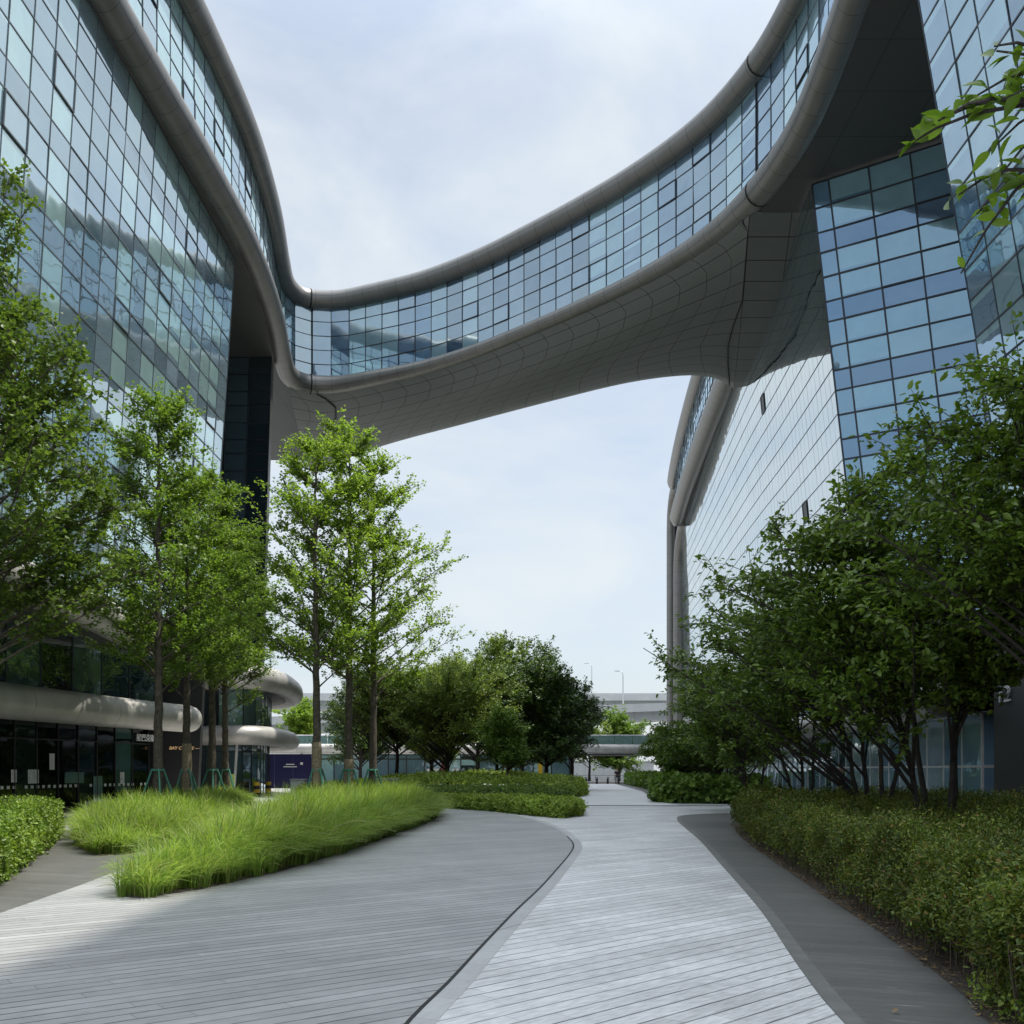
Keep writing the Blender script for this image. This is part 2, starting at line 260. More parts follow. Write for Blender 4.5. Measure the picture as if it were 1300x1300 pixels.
M['ginkd'] = leaf_mat('ginkgo_leaves_deep', (0.11, 0.19, 0.03), (0.215, 0.315, 0.055), trans=0.45)
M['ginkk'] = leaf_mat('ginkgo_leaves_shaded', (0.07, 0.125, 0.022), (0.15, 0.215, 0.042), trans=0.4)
M['cherry'] = leaf_mat('cherry_leaves', (0.06, 0.115, 0.014), (0.16, 0.235, 0.034), trans=0.33, spec=0.45, rough=0.38)
M['cherryn'] = leaf_mat('cherry_leaves_near', (0.09, 0.16, 0.02), (0.16, 0.25, 0.035), trans=0.45, spec=0.45, rough=0.35)
M['camph'] = leaf_mat('evergreen_leaves', (0.042, 0.085, 0.018), (0.105, 0.17, 0.036), trans=0.25, spec=0.5)
M['mapl'] = leaf_mat('fine_leaves', (0.13, 0.205, 0.042), (0.285, 0.35, 0.09), trans=0.35)
M['bright'] = leaf_mat('pale_leaves', (0.098, 0.182, 0.033), (0.195, 0.286, 0.058), trans=0.4)
M['nand'] = leaf_mat('nandina_leaves', (0.034, 0.07, 0.012), (0.16, 0.195, 0.028), (0.22, 0.11, 0.04), trans=0.25, cshare=0.06, patch=0.5, nscale=1.4, spec=0.25)
M['box'] = leaf_mat('box_leaves', (0.08, 0.16, 0.02), (0.25, 0.34, 0.055), trans=0.3)
M['azal'] = leaf_mat('azalea_leaves', (0.135, 0.235, 0.034), (0.36, 0.44, 0.085), trans=0.35)
M['azald'] = leaf_mat('azalea_leaves_deep', (0.075, 0.15, 0.025), (0.17, 0.25, 0.05), trans=0.3)
M['grass'] = leaf_mat('grass_blades', (0.115, 0.205, 0.036), (0.33, 0.43, 0.1), (0.45, 0.40, 0.2), trans=0.45, cshare=0.12, spec=0.25)
M['litter'] = leaf_mat('dry_leaves', (0.13, 0.08, 0.035), (0.25, 0.17, 0.08), trans=0.1)
M['skin'] = plain('skin', (0.45, 0.28, 0.2), 0.6)
M['cloth'] = plain('white_cloth', (0.72, 0.74, 0.76), 0.8)
M['clothd'] = plain('dark_cloth', (0.02, 0.022, 0.03), 0.8)

# ------------------------------------------------------------------ object helpers
def tag(o, label=None, cat=None, group=None, kind=None):
    if label: o['label'] = label
    if cat: o['category'] = cat
    if group: o['group'] = group
    if kind: o['kind'] = kind
    return o

def thing(name, label, cat, loc=(0, 0, 0), group=None):
    o = bpy.data.objects.new(name, None); COL.objects.link(o); o.location = loc; o.empty_display_size = 0.2
    return tag(o, label, cat, group)

class MB:
    def __init__(s): s.v = []; s.f = []; s.uv = []; s.mi = []
    def quad(s, pts, uv=None, mi=0):
        b = len(s.v); s.v += [tuple(p) for p in pts]; s.f.append(tuple(range(b, b + len(pts)))); s.uv.append(uv); s.mi.append(mi)
    def box(s, x0, x1, y0, y1, z0, z1, mi=0):
        P = [(x0, y0, z0), (x1, y0, z0), (x1, y1, z0), (x0, y1, z0), (x0, y0, z1), (x1, y0, z1), (x1, y1, z1), (x0, y1, z1)]
        s.hexa(P, mi)
    def hexa(s, P, mi=0):
        b = len(s.v); s.v += [tuple(p) for p in P]
        for q in ((0, 3, 2, 1), (4, 5, 6, 7), (0, 1, 5, 4), (1, 2, 6, 5), (2, 3, 7, 6), (3, 0, 4, 7)):
            s.f.append(tuple(b + i for i in q)); s.uv.append(None); s.mi.append(mi)
    def bar(s, p0, p1, n, wd, dp, mi=0):
        """box from p0 to p1; dp deep along n, wd wide across"""
        p0 = Vector(p0); p1 = Vector(p1); n = Vector(n).normalized(); t = (p1 - p0).normalized(); a = t.cross(n).normalized() * (wd / 2); d = n * dp
        s.hexa([p0 - a, p0 + a, p0 + a + d, p0 - a + d, p1 - a, p1 + a, p1 + a + d, p1 - a + d], mi)
    def tube(s, pts, r, sides=8, mi=0):
        pts = [Vector(p) for p in pts]; rs = r if isinstance(r, (list, tuple)) else [r] * len(pts)
        rings = []
        for i, p in enumerate(pts):
            t = (pts[min(i + 1, len(pts) - 1)] - pts[max(i - 1, 0)]).normalized()
            a = t.cross(Vector((0, 0, 1)) if abs(t.z) < 0.9 else Vector((1, 0, 0))).normalized(); b = t.cross(a)
            k = len(s.v); rings.append(k)
            for j in range(sides):
                th = 2 * math.pi * j / sides; s.v.append(tuple(p + (a * math.cos(th) + b * math.sin(th)) * rs[i]))
        for A, B in zip(rings, rings[1:]):
            for j in range(sides):
                j2 = (j + 1) % sides; s.f.append((A + j, A + j2, B + j2, B + j)); s.uv.append(None); s.mi.append(mi)
        s.f.append(tuple(rings[0] + j for j in range(sides))[::-1]); s.uv.append(None); s.mi.append(mi)
        s.f.append(tuple(rings[-1] + j for j in range(sides))); s.uv.append(None); s.mi.append(mi)
    def build(s, name, mats, root=None, smooth=False):
        loc = Vector((0, 0, 0)); r = root
        while r is not None: loc = loc + r.location; r = r.parent
        me = bpy.data.meshes.new(name)
        me.from_pydata([(v[0] - loc.x, v[1] - loc.y, v[2] - loc.z) for v in s.v], [], s.f)
        for m in (mats if isinstance(mats, (list, tuple)) else [mats]): me.materials.append(m)
        if any(u is not None for u in s.uv):
            ul = me.uv_layers.new(name='UVMap'); k = 0; flat = []
            for f, u in zip(s.f, s.uv):
                for i in range(len(f)): flat += list(u[i]) if u is not None else [0.5, 0.5]
            ul.data.foreach_set('uv', flat)
        if any(s.mi): me.polygons.foreach_set('material_index', s.mi)
        if smooth: me.polygons.foreach_set('use_smooth', [True] * len(s.f))
        me.update()
        o = bpy.data.objects.new(name, me); COL.objects.link(o)
        if root is not None: o.parent = root
        return o

def mesh_np(name, verts, faces, material, root=None, smooth=False):
    """faces: (F,k) int array, k=3 or 4"""
    me = bpy.data.meshes.new(name); verts = np.asarray(verts, np.float32); faces = np.asarray(faces, np.int32); k = faces.shape[1]
    me.vertices.add(len(verts)); me.vertices.foreach_set('co', verts.ravel())
    me.loops.add(faces.size); me.loops.foreach_set('vertex_index', faces.ravel())
    me.polygons.add(len(faces)); me.polygons.foreach_set('loop_start', np.arange(0, faces.size, k, dtype=np.int32))
    me.polygons.foreach_set('loop_total', np.full(len(faces), k, np.int32))
    if smooth: me.polygons.foreach_set('use_smooth', np.ones(len(faces), bool))
    me.update(calc_edges=True); me.validate()
    me.materials.append(material)
    o = bpy.data.objects.new(name, me); COL.objects.link(o)
    if root is not None: o.parent = root
    return o

def spline(P, step):
    """Catmull-Rom through P, resampled at about `step`"""
    P = np.asarray(P, float); Q = np.vstack([2 * P[0] - P[1], P, 2 * P[-1] - P[-2]]); o = []
    for i in range(1, len(Q) - 2):
        p0, p1, p2, p3 = Q[i - 1], Q[i], Q[i + 1], Q[i + 2]
        for t in np.linspace(0, 1, 24, endpoint=False):
            o.append(0.5 * (2 * p1 + (p2 - p0) * t + (2 * p0 - 5 * p1 + 4 * p2 - p3) * t ** 2 + (3 * p1 - p0 - 3 * p2 + p3) * t ** 3))
    o.append(P[-1]); o = np.array(o)
    d = np.r_[0, np.cumsum(np.linalg.norm(np.diff(o, axis=0), axis=1))]; n = max(1, round(d[-1] / step))
    s = np.linspace(0, d[-1], n + 1)
    return np.stack([np.interp(s, d, o[:, k]) for k in range(o.shape[1])], 1)

def normals2(P, sign):
    T = np.gradient(P, axis=0); T /= np.linalg.norm(T, axis=1)[:, None]
    return np.stack([-T[:, 1], T[:, 0]], 1) * sign

def sweep(mb, path, nrm, prof, u0=0.0, cap0=False, cap1=False, mi=0):
    """closed profile [(outward, up)] along a 3-D path with given outward normals"""
    path = [Vector(p) for p in path]; n = len(path); k = len(prof)
    T = [(path[min(i + 1, n - 1)] - path[max(i - 1, 0)]).normalized() for i in range(n)]
    U = [0.0]
    for i in range(1, n): U.append(U[-1] + (path[i] - path[i - 1]).length)
    rows = [(path[i], Vector(nrm[i]), T[i], 1.0, U[i] + u0) for i in range(n)]
    rr = max(abs(b) for a, b in prof)
    def capr(i, sg):
        o = []
        for q in (0.35, 0.65, 0.87, 0.97, 0.999):
            th = math.asin(q); o.append((path[i] + T[i] * sg * rr * math.sin(th), Vector(nrm[i]), T[i], max(math.cos(th), 0.02), U[i] + u0 + 0.001))
        return o
    if cap0: rows = capr(0, -1)[::-1] + rows
    if cap1: rows = rows + capr(n - 1, 1)
    V = [0.0]
    for j in range(1, k + 1):
        a, b = prof[j - 1], prof[j % k]; V.append(V[-1] + math.dist(a, b))
    base = len(mb.v); cen = (sum(a for a, b in prof) / k, sum(b for a, b in prof) / k)
    for p, nn, t, sc, u in rows:
        up = nn.cross(t).normalized(); up = up if (up.z > 0 or abs(up.z) < 1e-3) else -up
        if abs(up.z) < 1e-3: up = Vector((0, 1, 0)) if abs(t.z) > 0.5 else up
        for a, b in prof:
            a2 = cen[0] + (a - cen[0]) * sc; b2 = cen[1] + (b - cen[1]) * sc; mb.v.append(tuple(p + nn * a2 + up * b2))
    for i in range(len(rows) - 1):
        for j in range(k):
            j2 = (j + 1) % k; A = base + i * k
            mb.f.append((A + j, A + j2, A + k + j2, A + k + j)); ua, ub = rows[i][4], rows[i + 1][4]
            mb.uv.append(((ua, V[j]), (ua, V[j + 1]), (ub, V[j + 1]), (ub, V[j]))); mb.mi.append(mi)

def circle_prof(r, off=0.0, dz=0.0, k=18, squash=1.0):
    return [(off + r * math.cos(2 * math.pi * j / k), dz + r * squash * math.sin(2 * math.pi * j / k)) for j in range(k)]

rngG = np.random.default_rng(5)
def curtain(root, pts, sign, z0, z1, rows, glass, mull, lean=(0, 0), vents=(), mw=0.05, md=0.03, tilt=0.006, vw=None, spandrel=None, ventglass=None, vd=None):
    """curtain wall along plan points (at height z1): mullion grid with one object per row of panes, opening lights apart"""
    P = np.asarray(pts, float); n = len(P); Nn = normals2(P, sign)
    Ln = np.asarray(lean, float)
    if Ln.ndim == 1: Ln = np.repeat(Ln[None], n, 0)
    ze = [z1]; k = 0
    while ze[-1] - rows[k % len(rows)] > z0 - 0.01: ze.append(ze[-1] - rows[k % len(rows)]); k += 1
    def pos(i, z): q = P[i] + Ln[i] * (z1 - z); return Vector((q[0], q[1], z))
    def nv(i): return Vector((Nn[i][0], Nn[i][1], 0))
    g = MB()
    for i in range(n): g.bar(pos(i, ze[-1]), pos(i, z1), nv(i), vw or mw, vd or md)
    for z in ze:
        for i in range(n - 1): g.bar(pos(i, z), pos(i + 1, z), nv(i), mw * 1.1, md - 0.004)
    grid = g.build('curtain_wall', mull, root)
    vs = set(vents)
    for k in range(len(ze) - 1):
        m = MB(); za, zb = ze[k + 1] + 0.015, ze[k] - 0.015
        for i in range(n - 1):
            t = rngG.normal(0, tilt, 3); e = nv(i)
            q = [pos(i, za) + e * t[0], pos(i + 1, za) + e * t[1], pos(i + 1, zb) + e * (t[1] + t[2]), pos(i, zb) + e * (t[0] + t[2])]
            uv = ((0, 0), (1, 0), (1, 1), (0, 1))
            if sign > 0: q = [q[1], q[0], q[3], q[2]]
            if (i, k) in vs:
                v = MB(); off = e * 0.03; v.quad([p + off for p in q], uv, 0)
                c = [p + off for p in q]
                for a in range(4):
                    v.bar(c[a], c[(a + 1) % 4], e, 0.06, 0.03, 1)
                v.build('vent_window', [ventglass or glass, mull], grid)
            m.quad(q, uv)
        m.build('window_row', spandrel if spandrel and k % 3 == 2 else glass, grid)
    return grid

# ------------------------------------------------------------------ ground
def sheet(name, poly, z, m, kind='structure'):
    me = bpy.data.meshes.new(name); me.from_pydata([(x, y, z) for x, y in poly], [], [list(range(len(poly)))]); me.materials.append(m); me.update()
    if me.polygons[0].normal.z < 0: me.flip_normals()
    o = bpy.data.objects.new(name, me); COL.objects.link(o); o['kind'] = kind
    return o
def offs(P, d):
    P = np.asarray(P, float); return P + normals2(P, 1) * d

sheet('ground', [(-900, -200), (900, -200), (900, 1500), (-900, 1500)], 0.0, M['ground'])
edgeA = spline([(-1.0, -6), (-0.85, 0), (-0.7, 3), (-0.6, 4.8), (-0.473, 6.23), (-0.3, 7.35), (-0.086, 8.93), (0.222, 11.1), (0.565, 13.3), (0.9, 15.75), (1.26, 18.5), (1.47, 20.6), (1.51, 22.7), (1.41, 26.3), (0.87, 31), (0.055, 34.7), (-1.06, 37.7), (-2.54, 39.2), (-5, 40), (-8, 40)], 0.35)
edgeB = spline([(1.7, -6), (1.75, 0), (1.9, 3.5), (2.09, 6.19), (2.33, 8.03), (2.85, 11.4), (3.53, 16.7), (4.23, 22.2), (4.74, 27), (5.25, 31.3), (5.9, 34.2), (7.2, 35.6), (9, 36.2), (12, 36.5)], 0.4)
edgeC = spline([(2.6, -6), (2.7, 0), (2.85, 4), (3.0, 6.19), (3.2, 7), (3.56, 9.3), (3.93, 12.4), (4.35, 15.6), (5.0, 20.5), (5.9, 26), (7.2, 30.5), (12, 33)], 0.4)
slab_in = offs(edgeA, 0.20)
sheet('slab_pavement', [tuple(p) for p in slab_in] + [(-14, 38), (-14, 29.5), (-6.5, 17.8), (-5.95, 13.5), (-5.55, 9.5), (-5.2, 4), (-5.2, -6)], 0.004, M['slab'])
kin, kout = offs(edgeA, 0.165), edgeA
def strip(name, A, B, z, m):
    mb = MB()
    for i in range(len(A) - 1): mb.quad([(*A[i], z), (*B[i], z), (*B[i + 1], z), (*A[i + 1], z)])
    o = mb.build(name, m); o['kind'] = 'structure'; return o
strip('kerb_strip', kin, kout, 0.006, M['kerb'])
ns = int(len(edgeA) * 0.58)
strip('drain_slot', offs(edgeA, 0.2)[:ns], offs(edgeA, 0.165)[:ns], 0.005, M['slot'])
sheet('light_path', [tuple(p) for p in edgeA[:-4]] + [(-5, 41.5), (4, 43.2), (12, 42.6), (13, 38)] + [tuple(p) for p in edgeB[::-1]], 0.004, M['path'])
sheet('cross_strip', [(-5, 41.5), (4, 43.2), (14, 42.4), (14, 43.3), (4, 44.2), (-5, 42.6)], 0.006, M['asphalt'])
sheet('far_path', [(1.5, 44.0), (4, 44.2), (7.5, 43.8), (7.3, 50), (9.5, 72), (11.6, 113), (6.5, 113), (4.9, 72), (2.6, 52)], 0.0045, M['farpath'])
strip('dark_band', edgeB, np.stack([np.interp(np.linspace(0, 1, len(edgeB)), np.linspace(0, 1, len(edgeC)), edgeC[:, k]) for k in (0, 1)], 1), 0.005, M['band'])
strip('band_border', edgeB, offs(edgeB, -0.13), 0.009, M['bandedge'])
sheet('dark_strip', [(7.35, 50), (7.4, 46.4), (11.5, 44.6), (11.6, 45.2), (7.7, 47.3), (7.9, 50), (10.6, 72), (12.5, 112), (11.7, 112), (9.6, 72)], 0.006, M['band'])
sheet('side_path', [(-5.2, 4), (-5.55, 9.5), (-5.95, 13.5), (-6.5, 17.8), (-14, 29.5), (-18, 29.5), (-18, 4)], 0.004, M['band'])
sheet('plaza_step', [(-17, 30.2), (-13.2, 30.2), (-12.6, 33), (-12.6, 52), (-17, 52)], 0.014, M['path'])
sheet('hedge_bed', [tuple(p) for p in edgeC] + [(40, 36), (40, -6)], 0.007, M['soil'])
sheet('road', [(-200, 118), (200, 118), (200, 150), (-200, 150)], 0.006, M['asphalt'])

# ------------------------------------------------------------------ office buildings and skybridge
ZB, ZT = 29.7, 34.8
RIB = [(-15.3, 20), (-14.98, 26), (-14.75, 36), (-14.3, 45), (-14.2, 52), (-14.7, 59), (-15.55, 65.2), (-15.85, 68), (-15.5, 69.8), (-14.4, 70.7), (-12.3, 70.8), (-9.9, 69.9), (-5.9, 68), (-2, 65.2), (1.5, 62), (4.7, 58.8), (7.2, 56), (9.4, 53), (10.9, 50.2), (12.0, 47), (12.55, 44), (12.75, 41), (12.6, 37), (12.2, 31), (12, 24), (12, 14), (12, 3)]
ribF = spline(RIB, 1.36)
def near_idx(P, q): return int(np.argmin(np.linalg.norm(P - np.asarray(q), axis=1)))
iL, iR = near_idx(ribF, (-14.6, 70.6)), near_idx(ribF, (12.0, 47))
NR = normals2(ribF, -1)                       # outward: towards the court
NRv = [(a, b, 0) for a, b in NR]
UP = circle_prof(0.62, 0.22, 0.0, 20); LOW = circle_prof(0.68, 0.25, 0.0, 20)
ribFine = spline(RIB, 0.45); NRf = normals2(ribFine, -1)
jL, jR = near_idx(ribFine, (-14.6, 70.6)), near_idx(ribFine, (12.0, 47))
def slim_at(u): return 0.4 * max(0.0, math.sin(math.pi * min(max(u, 0), 1))) ** 0.7
def ribbon(root, a, b, ja, jb, vents, glass, slim=False):
    for zc, pr, nm in ((ZT + 0.52, UP, 'roof_edge'), (ZB - 0.55, LOW, 'floor_edge')):
        mb = MB(); sweep(mb, [(x, y, zc) for x, y in ribFine[ja:jb + 1]], [(p, q, 0) for p, q in NRf[ja:jb + 1]], pr, u0=ja * 0.45)
        if slim and nm == 'floor_edge':
            K = len(pr); nr_ = len(mb.v) // K
            for i in range(nr_):
                sc = 1 - slim_at(i / (nr_ - 1)); x, y = ribFine[ja + i]; nx, ny = NRf[ja + i]
                for j in range(K):
                    vx, vy, vz = mb.v[i * K + j]; o_ = (vx - x) * nx + (vy - y) * ny - 0.25; k_ = o_ * (sc - 1) - 0.12 * (1 - sc) / 0.4
                    mb.v[i * K + j] = (vx + nx * k_, vy + ny * k_, ZB + 0.13 + (vz - ZB - 0.13) * sc)
        mb.build(nm, M['tube'], root, smooth=True)
    curtain(root, ribF[a:b + 1], -1, ZB, ZT, [1.02], glass, M['mull'], vents=vents, mw=0.05, md=0.022)

LB = thing('office_building', 'teal glass office building with metal ribbon eaves standing behind the ginkgo trees', 'office building', (-16, 28, 0))
RB = thing('office_building', 'glass office building with leaning tower front standing behind the cherry trees and long hedge', 'office building', (16, 45, 0))
BR = thing('skybridge', 'curved glazed skybridge with grey panelled belly joining the two office buildings', 'skybridge', (0, 60, 28))
ribbon(LB, 0, iL, 0, jL, [(i, k) for i, k in ((6, 2), (10, 3), (14, 1), (17, 3), (20, 2), (24, 1))], M['glassL'])
nb = iR - iL
ribbon(BR, iL, iR, jL, jR, [(5, 0), (5, 3), (9, 2), (11, 0), (11, 3), (16, 0), (16, 3), (21, 1), (23, 0), (23, 4), (4, 4), (27, 2)], M['glassB'], slim=True)
ribbon(RB, iR, len(ribF) - 1, jR, len(ribFine) - 1, [(3, 2), (7, 1)], M['glassB'])
# dark joints where the bridge meets the buildings
def ring(root, j, zc, pr):
    mb = MB(); pr2 = [(0.235 + (a - 0.235) * 1.035, b * 1.035) for a, b in pr]
    q = ribFine[j]; t = ribFine[j + 1] - ribFine[j]; t = t / np.linalg.norm(t) * 0.05; nn = (NRf[j][0], NRf[j][1], 0)
    sweep(mb, [(q[0] - t[0], q[1] - t[1], zc), (q[0] + t[0], q[1] + t[1], zc)], [nn, nn], pr2); mb.build('movement_joint', M['seam'], root)
for j in (jL, jR):
    ring(BR, j, ZT + 0.52, UP); ring(BR, j, ZB - 0.55, LOW)
for i in (iL, iR):
    mb = MB(); p = ribF[i]; mb.bar((p[0], p[1], ZB), (p[0], p[1], ZT), (NR[i][0], NR[i][1], 0), 0.09, 0.06); mb.build('movement_joint', M['seam'], BR)

# belly of the bridge, lofted between the court edge and the far edge
frontC = spline([tuple(p) for p in ribFine[jL - 4:jR + 1:6]], 0.6)
backC = spline([(-17.4, 86), (-15, 82.6), (-9.9, 77.6), (-3.5, 72.9), (2.7, 68.5), (7.5, 65.4), (11.2, 64.2), (13.4, 64.8), (14.9, 66.4)], 0.6)
def resamp(P, n):
    d = np.r_[0, np.cumsum(np.linalg.norm(np.diff(P, axis=0), axis=1))]; s = np.linspace(0, d[-1], n); return np.stack([np.interp(s, d, P[:, k]) for k in range(P.shape[1])], 1), s
NS = 70; fC, fS = resamp(frontC, NS); bC, bS = resamp(backC, NS)
PROF = [(-0.036, 28.66), (-0.012, 28.5), (0.03, 28.33), (0.10, 28.02), (0.2, 27.7), (0.32, 27.4), (0.46, 27.16), (0.6, 27.02), (0.75, 26.96), (0.88, 26.98), (0.96, 27.1), (1.0, 27.35), (1.01, 27.8), (1.0, 29.0)]
mb = MB(); base = []
vv = 0
for k, (t, z) in enumerate(PROF):
    base.append([(fC[i] * (1 - t) + bC[i] * t, z + 1.36 * slim_at((i - 4) / (NS - 5)) * max(0, 1 - max(t, 0) / 0.3)) for i in range(NS)])
S_ = [-1.7 * math.sin(2 * math.pi * min(max(t, 0), 1) ** 0.8) * (1.05 - t) for t, z in PROF]
acc = [0]
for k in range(1, len(PROF)): acc.append(acc[-1] + math.hypot((PROF[k][0] - PROF[k - 1][0]) * 10, PROF[k][1] - PROF[k - 1][1]))
idx = {}
for k in range(len(PROF)):
    for i in range(NS):
        idx[k, i] = len(mb.v); q, z = base[k][i]; mb.v.append((q[0], q[1], z))
for k in range(len(PROF) - 1):
    for i in range(NS - 1):
        mb.f.append((idx[k, i], idx[k + 1, i], idx[k + 1, i + 1], idx[k, i + 1])); mb.mi.append(0)
        mb.uv.append(((fS[i] + S_[k], acc[k]), (fS[i] + S_[k + 1], acc[k + 1]), (fS[i + 1] + S_[k + 1], acc[k + 1]), (fS[i + 1] + S_[k], acc[k])))
mb.build('belly', M['soffit'], BR, smooth=True)
def on_belly(sv, k):
    f = np.interp(sv, fS, np.arange(NS)); i = min(int(f), NS - 2); f -= i; q, z = base[k][i]; q2, _ = base[k][i + 1]; return (q[0] * (1 - f) + q2[0] * f, q[1] * (1 - f) + q2[1] * f, z - 0.02)
for c0 in (fS[4], fS[-1] - 0.5):
    mb = MB(); mb.tube([on_belly(c0 - S_[k], k) for k in range(0, len(PROF) - 1)], 0.038, 6)
    mb.build('movement_joint', M['seam'], BR)
mb = MB()
for i in range(NS - 1):
    mb.quad([(*fC[i], 35.35), (*fC[i + 1], 35.35), (*bC[i + 1], 35.35), (*bC[i], 35.35)])
    mb.quad([(*bC[i], 28.9), (*bC[i], 35.35), (*bC[i + 1], 35.35), (*bC[i + 1], 28.9)])
mb.build('roof', M['roof'], BR)

def poly_uv(mb, poly, z, flip=False):
    P = [(x, y, z) for x, y in poly]; U = [(x, y) for x, y in poly]
    if flip: P = P[::-1]; U = U[::-1]
    mb.quad(P, U)
# left building -------------------------------------------------
rowsF = [1.12, 1.12, 0.92]
colsL = spline([(-15.1, 20), (-14.85, 34), (-14.65, 52)], 1.42)
curtain(LB, colsL, -1, 7.6, 28.5, rowsF, M['glassL'], M['mullL'], lean=(-0.066, 0), vents=[(9, 3), (13, 8), (16, 5), (20, 11), (10, 12), (18, 2), (21, 8), (7, 6), (14, 14)], mw=0.042, md=0.022, tilt=0.004, vw=0.034, spandrel=M['spanL'])
curtain(LB, spline([(-36, 64.5), (-15.75, 64.5)], 1.5), -1, 0.0, 28.6, rowsF, M['glassC'], M['mull'], lean=(-0.032, 0))
mb = MB(); poly_uv(mb, [(-14.6, 20), (-14.2, 40), (-13.9, 52), (-14.4, 60), (-15.3, 66), (-15.6, 70), (-17.4, 86), (-45, 86), (-45, 20)], 28.62); mb.build('ceiling', M['ceil'], LB)
mb = MB(); poly_uv(mb, [(-15.2, 20), (-14.9, 36), (-14.4, 45), (-14.3, 52), (-14.8, 60), (-15.9, 68), (-14.6, 70.6), (-17.4, 86), (-45, 86), (-45, 20)], 35.4); mb.build('roof', M['roof'], LB)
mb = MB()
for a, b in (((-15.77, 64.52), (-15.95, 65.9)), ):
    mb.quad([(a[0] - 0.9, a[1], 0), (b[0] - 0.9, b[1], 0), (b[0], b[1], 28.6), (a[0], a[1], 28.6)], ((0, 0), (21, 0), (21, 28), (0, 28)))
mb.build('side_wall', M['wallgrey'], LB)
mb = MB(); mb.hexa([(-45, 51.6, 0), (-16.5, 51.6, 0), (-16.5, 52, 0), (-45, 52, 0), (-45, 51.6, 28.6), (-15.05, 51.6, 28.6), (-15.05, 52, 28.6), (-45, 52, 28.6)]); mb.build('end_wall', M['walldark'], LB); mb = MB(); mb.hexa([(-45, 20.0, 0), (-18.9, 20.0, 0), (-18.9, 20.3, 0), (-45, 20.3, 0), (-45, 20.0, 35.3), (-15.6, 20.0, 35.3), (-15.6, 20.3, 35.3), (-45, 20.3, 35.3)]); mb.build('end_wall', M['wallgrey'], LB)
# its two-storey podium
def tubep(root, name, pts, z, r, sign, m, off=0.0, cap0=False, cap1=False):
    P = spline(pts, 0.5); n_ = normals2(P, sign); mb = MB(); sweep(mb, [(x, y, z) for x, y in P], [(a, b, 0) for a, b in n_], circle_prof(r, off, 0, 18), cap0=cap0, cap1=cap1); return mb.build(name, m, root, smooth=True)
podU = [(-14.6, 20), (-14.5, 31.5), (-15.2, 38), (-16.2, 44), (-18.2, 48.5)]
podL = [(-17.2, 20), (-17.0, 26), (-16.6, 32), (-15.6, 38.5), (-14.4, 43.8)]
tubep(LB, 'podium_edge', podU, 7.15, 0.66, -1, M['tubelow'], cap1=True)
tubep(LB, 'canopy', podL, 3.85, 0.6, -1, M['tubelow'], cap1=True)
curtain(LB, spline([(-18, 20), (-17.8, 26), (-17.4, 32), (-16.5, 38.3), (-15.6, 43)], 1.9), -1, 4.35, 6.65, [2.3], M['glassD'], M['mull'])
mb = MB(); poly_uv(mb, [(-14.7, 20), (-14.6, 31.5), (-15.3, 38), (-16.3, 44), (-18.2, 48.5), (-45, 51.5), (-45, 20)], 6.62); mb.build('podium_ceiling', M['ceil'], LB)
mb = MB(); poly_uv(mb, [(-17.2, 20), (-17, 26), (-16.6, 32), (-15.6, 38.5), (-14.5, 43.8), (-45, 51), (-45, 20)], 3.5); mb.build('canopy_ceiling', M['walldark'], LB)
mb = MB(); poly_uv(mb, [(-17.2, 20), (-17, 26), (-16.6, 32), (-15.6, 38.5), (-14.5, 43.8), (-45, 51), (-45, 20)], 4.3); poly_uv(mb, [(-14.7, 20), (-14.6, 31.5), (-15.3, 38), (-16.3, 44), (-18.2, 48.5), (-45, 51.5), (-45, 20)], 7.4); mb.build('terrace', M['roof'], LB)
curtain(LB, spline([(-18.6, 20), (-18.4, 26), (-17.9, 32), (-16.9, 38), (-15.9, 43)], 1.25), -1, 0.06, 3.46, [0.75, 2.6], M['glassS'], M['black'], mw=0.04, md=0.05)
mb = MB(); mb.quad([(-15.9, 43.05, 0), (-15.4, 43.6, 7), (-40, 50, 7), (-40, 50, 0)]); mb.build('return_wall', M['walldark'], LB)
# white manifestation strip and posters on the shop glass
mb = MB(); PS = spline([(-18.6, 20), (-18.4, 26), (-17.9, 32), (-16.9, 38), (-15.9, 43)], 0.16); NS2 = normals2(PS, -1)
for i in range(10, len(PS) - 2):
    if i % 2 == 0 or i % 23 < 3: continue
    a, b = PS[i], PS[i + 1]; e = NS2[i] * 0.03; mb.quad([(a[0] + e[0], a[1] + e[1], 0.92), (b[0] + e[0], b[1] + e[1], 0.92), (b[0] + e[0], b[1] + e[1], 1.03), (a[0] + e[0], a[1] + e[1], 1.03)])
mb.build('glass_marking', M['poster'], LB)
PP = spline([(-18.6, 20), (-18.4, 26), (-17.9, 32), (-16.9, 38), (-15.9, 43)], 0.3); NP = normals2(PP, -1)
for (i0, ln_, z0, z1, mm) in ((48, 1, 1.15, 1.6, 'poster'), (51, 2, 1.1, 1.6, 'poster'), (55, 1, 1.6, 2.2, 'white'), (58, 4, 1.08, 1.5, 'glassR'), (64, 2, 0.3, 1.35, 'glassR'), (70, 1, 1.0, 1.5, 'poster')):
    i1 = min(i0 + ln_, len(PP) - 1); a, b = PP[i0] + NP[i0] * 0.035, PP[i1] + NP[i1] * 0.035; mb = MB(); mb.quad([(*a, z0), (*b, z0), (*b, z1), (*a, z1)]); mb.build('window_poster', M[mm], LB)
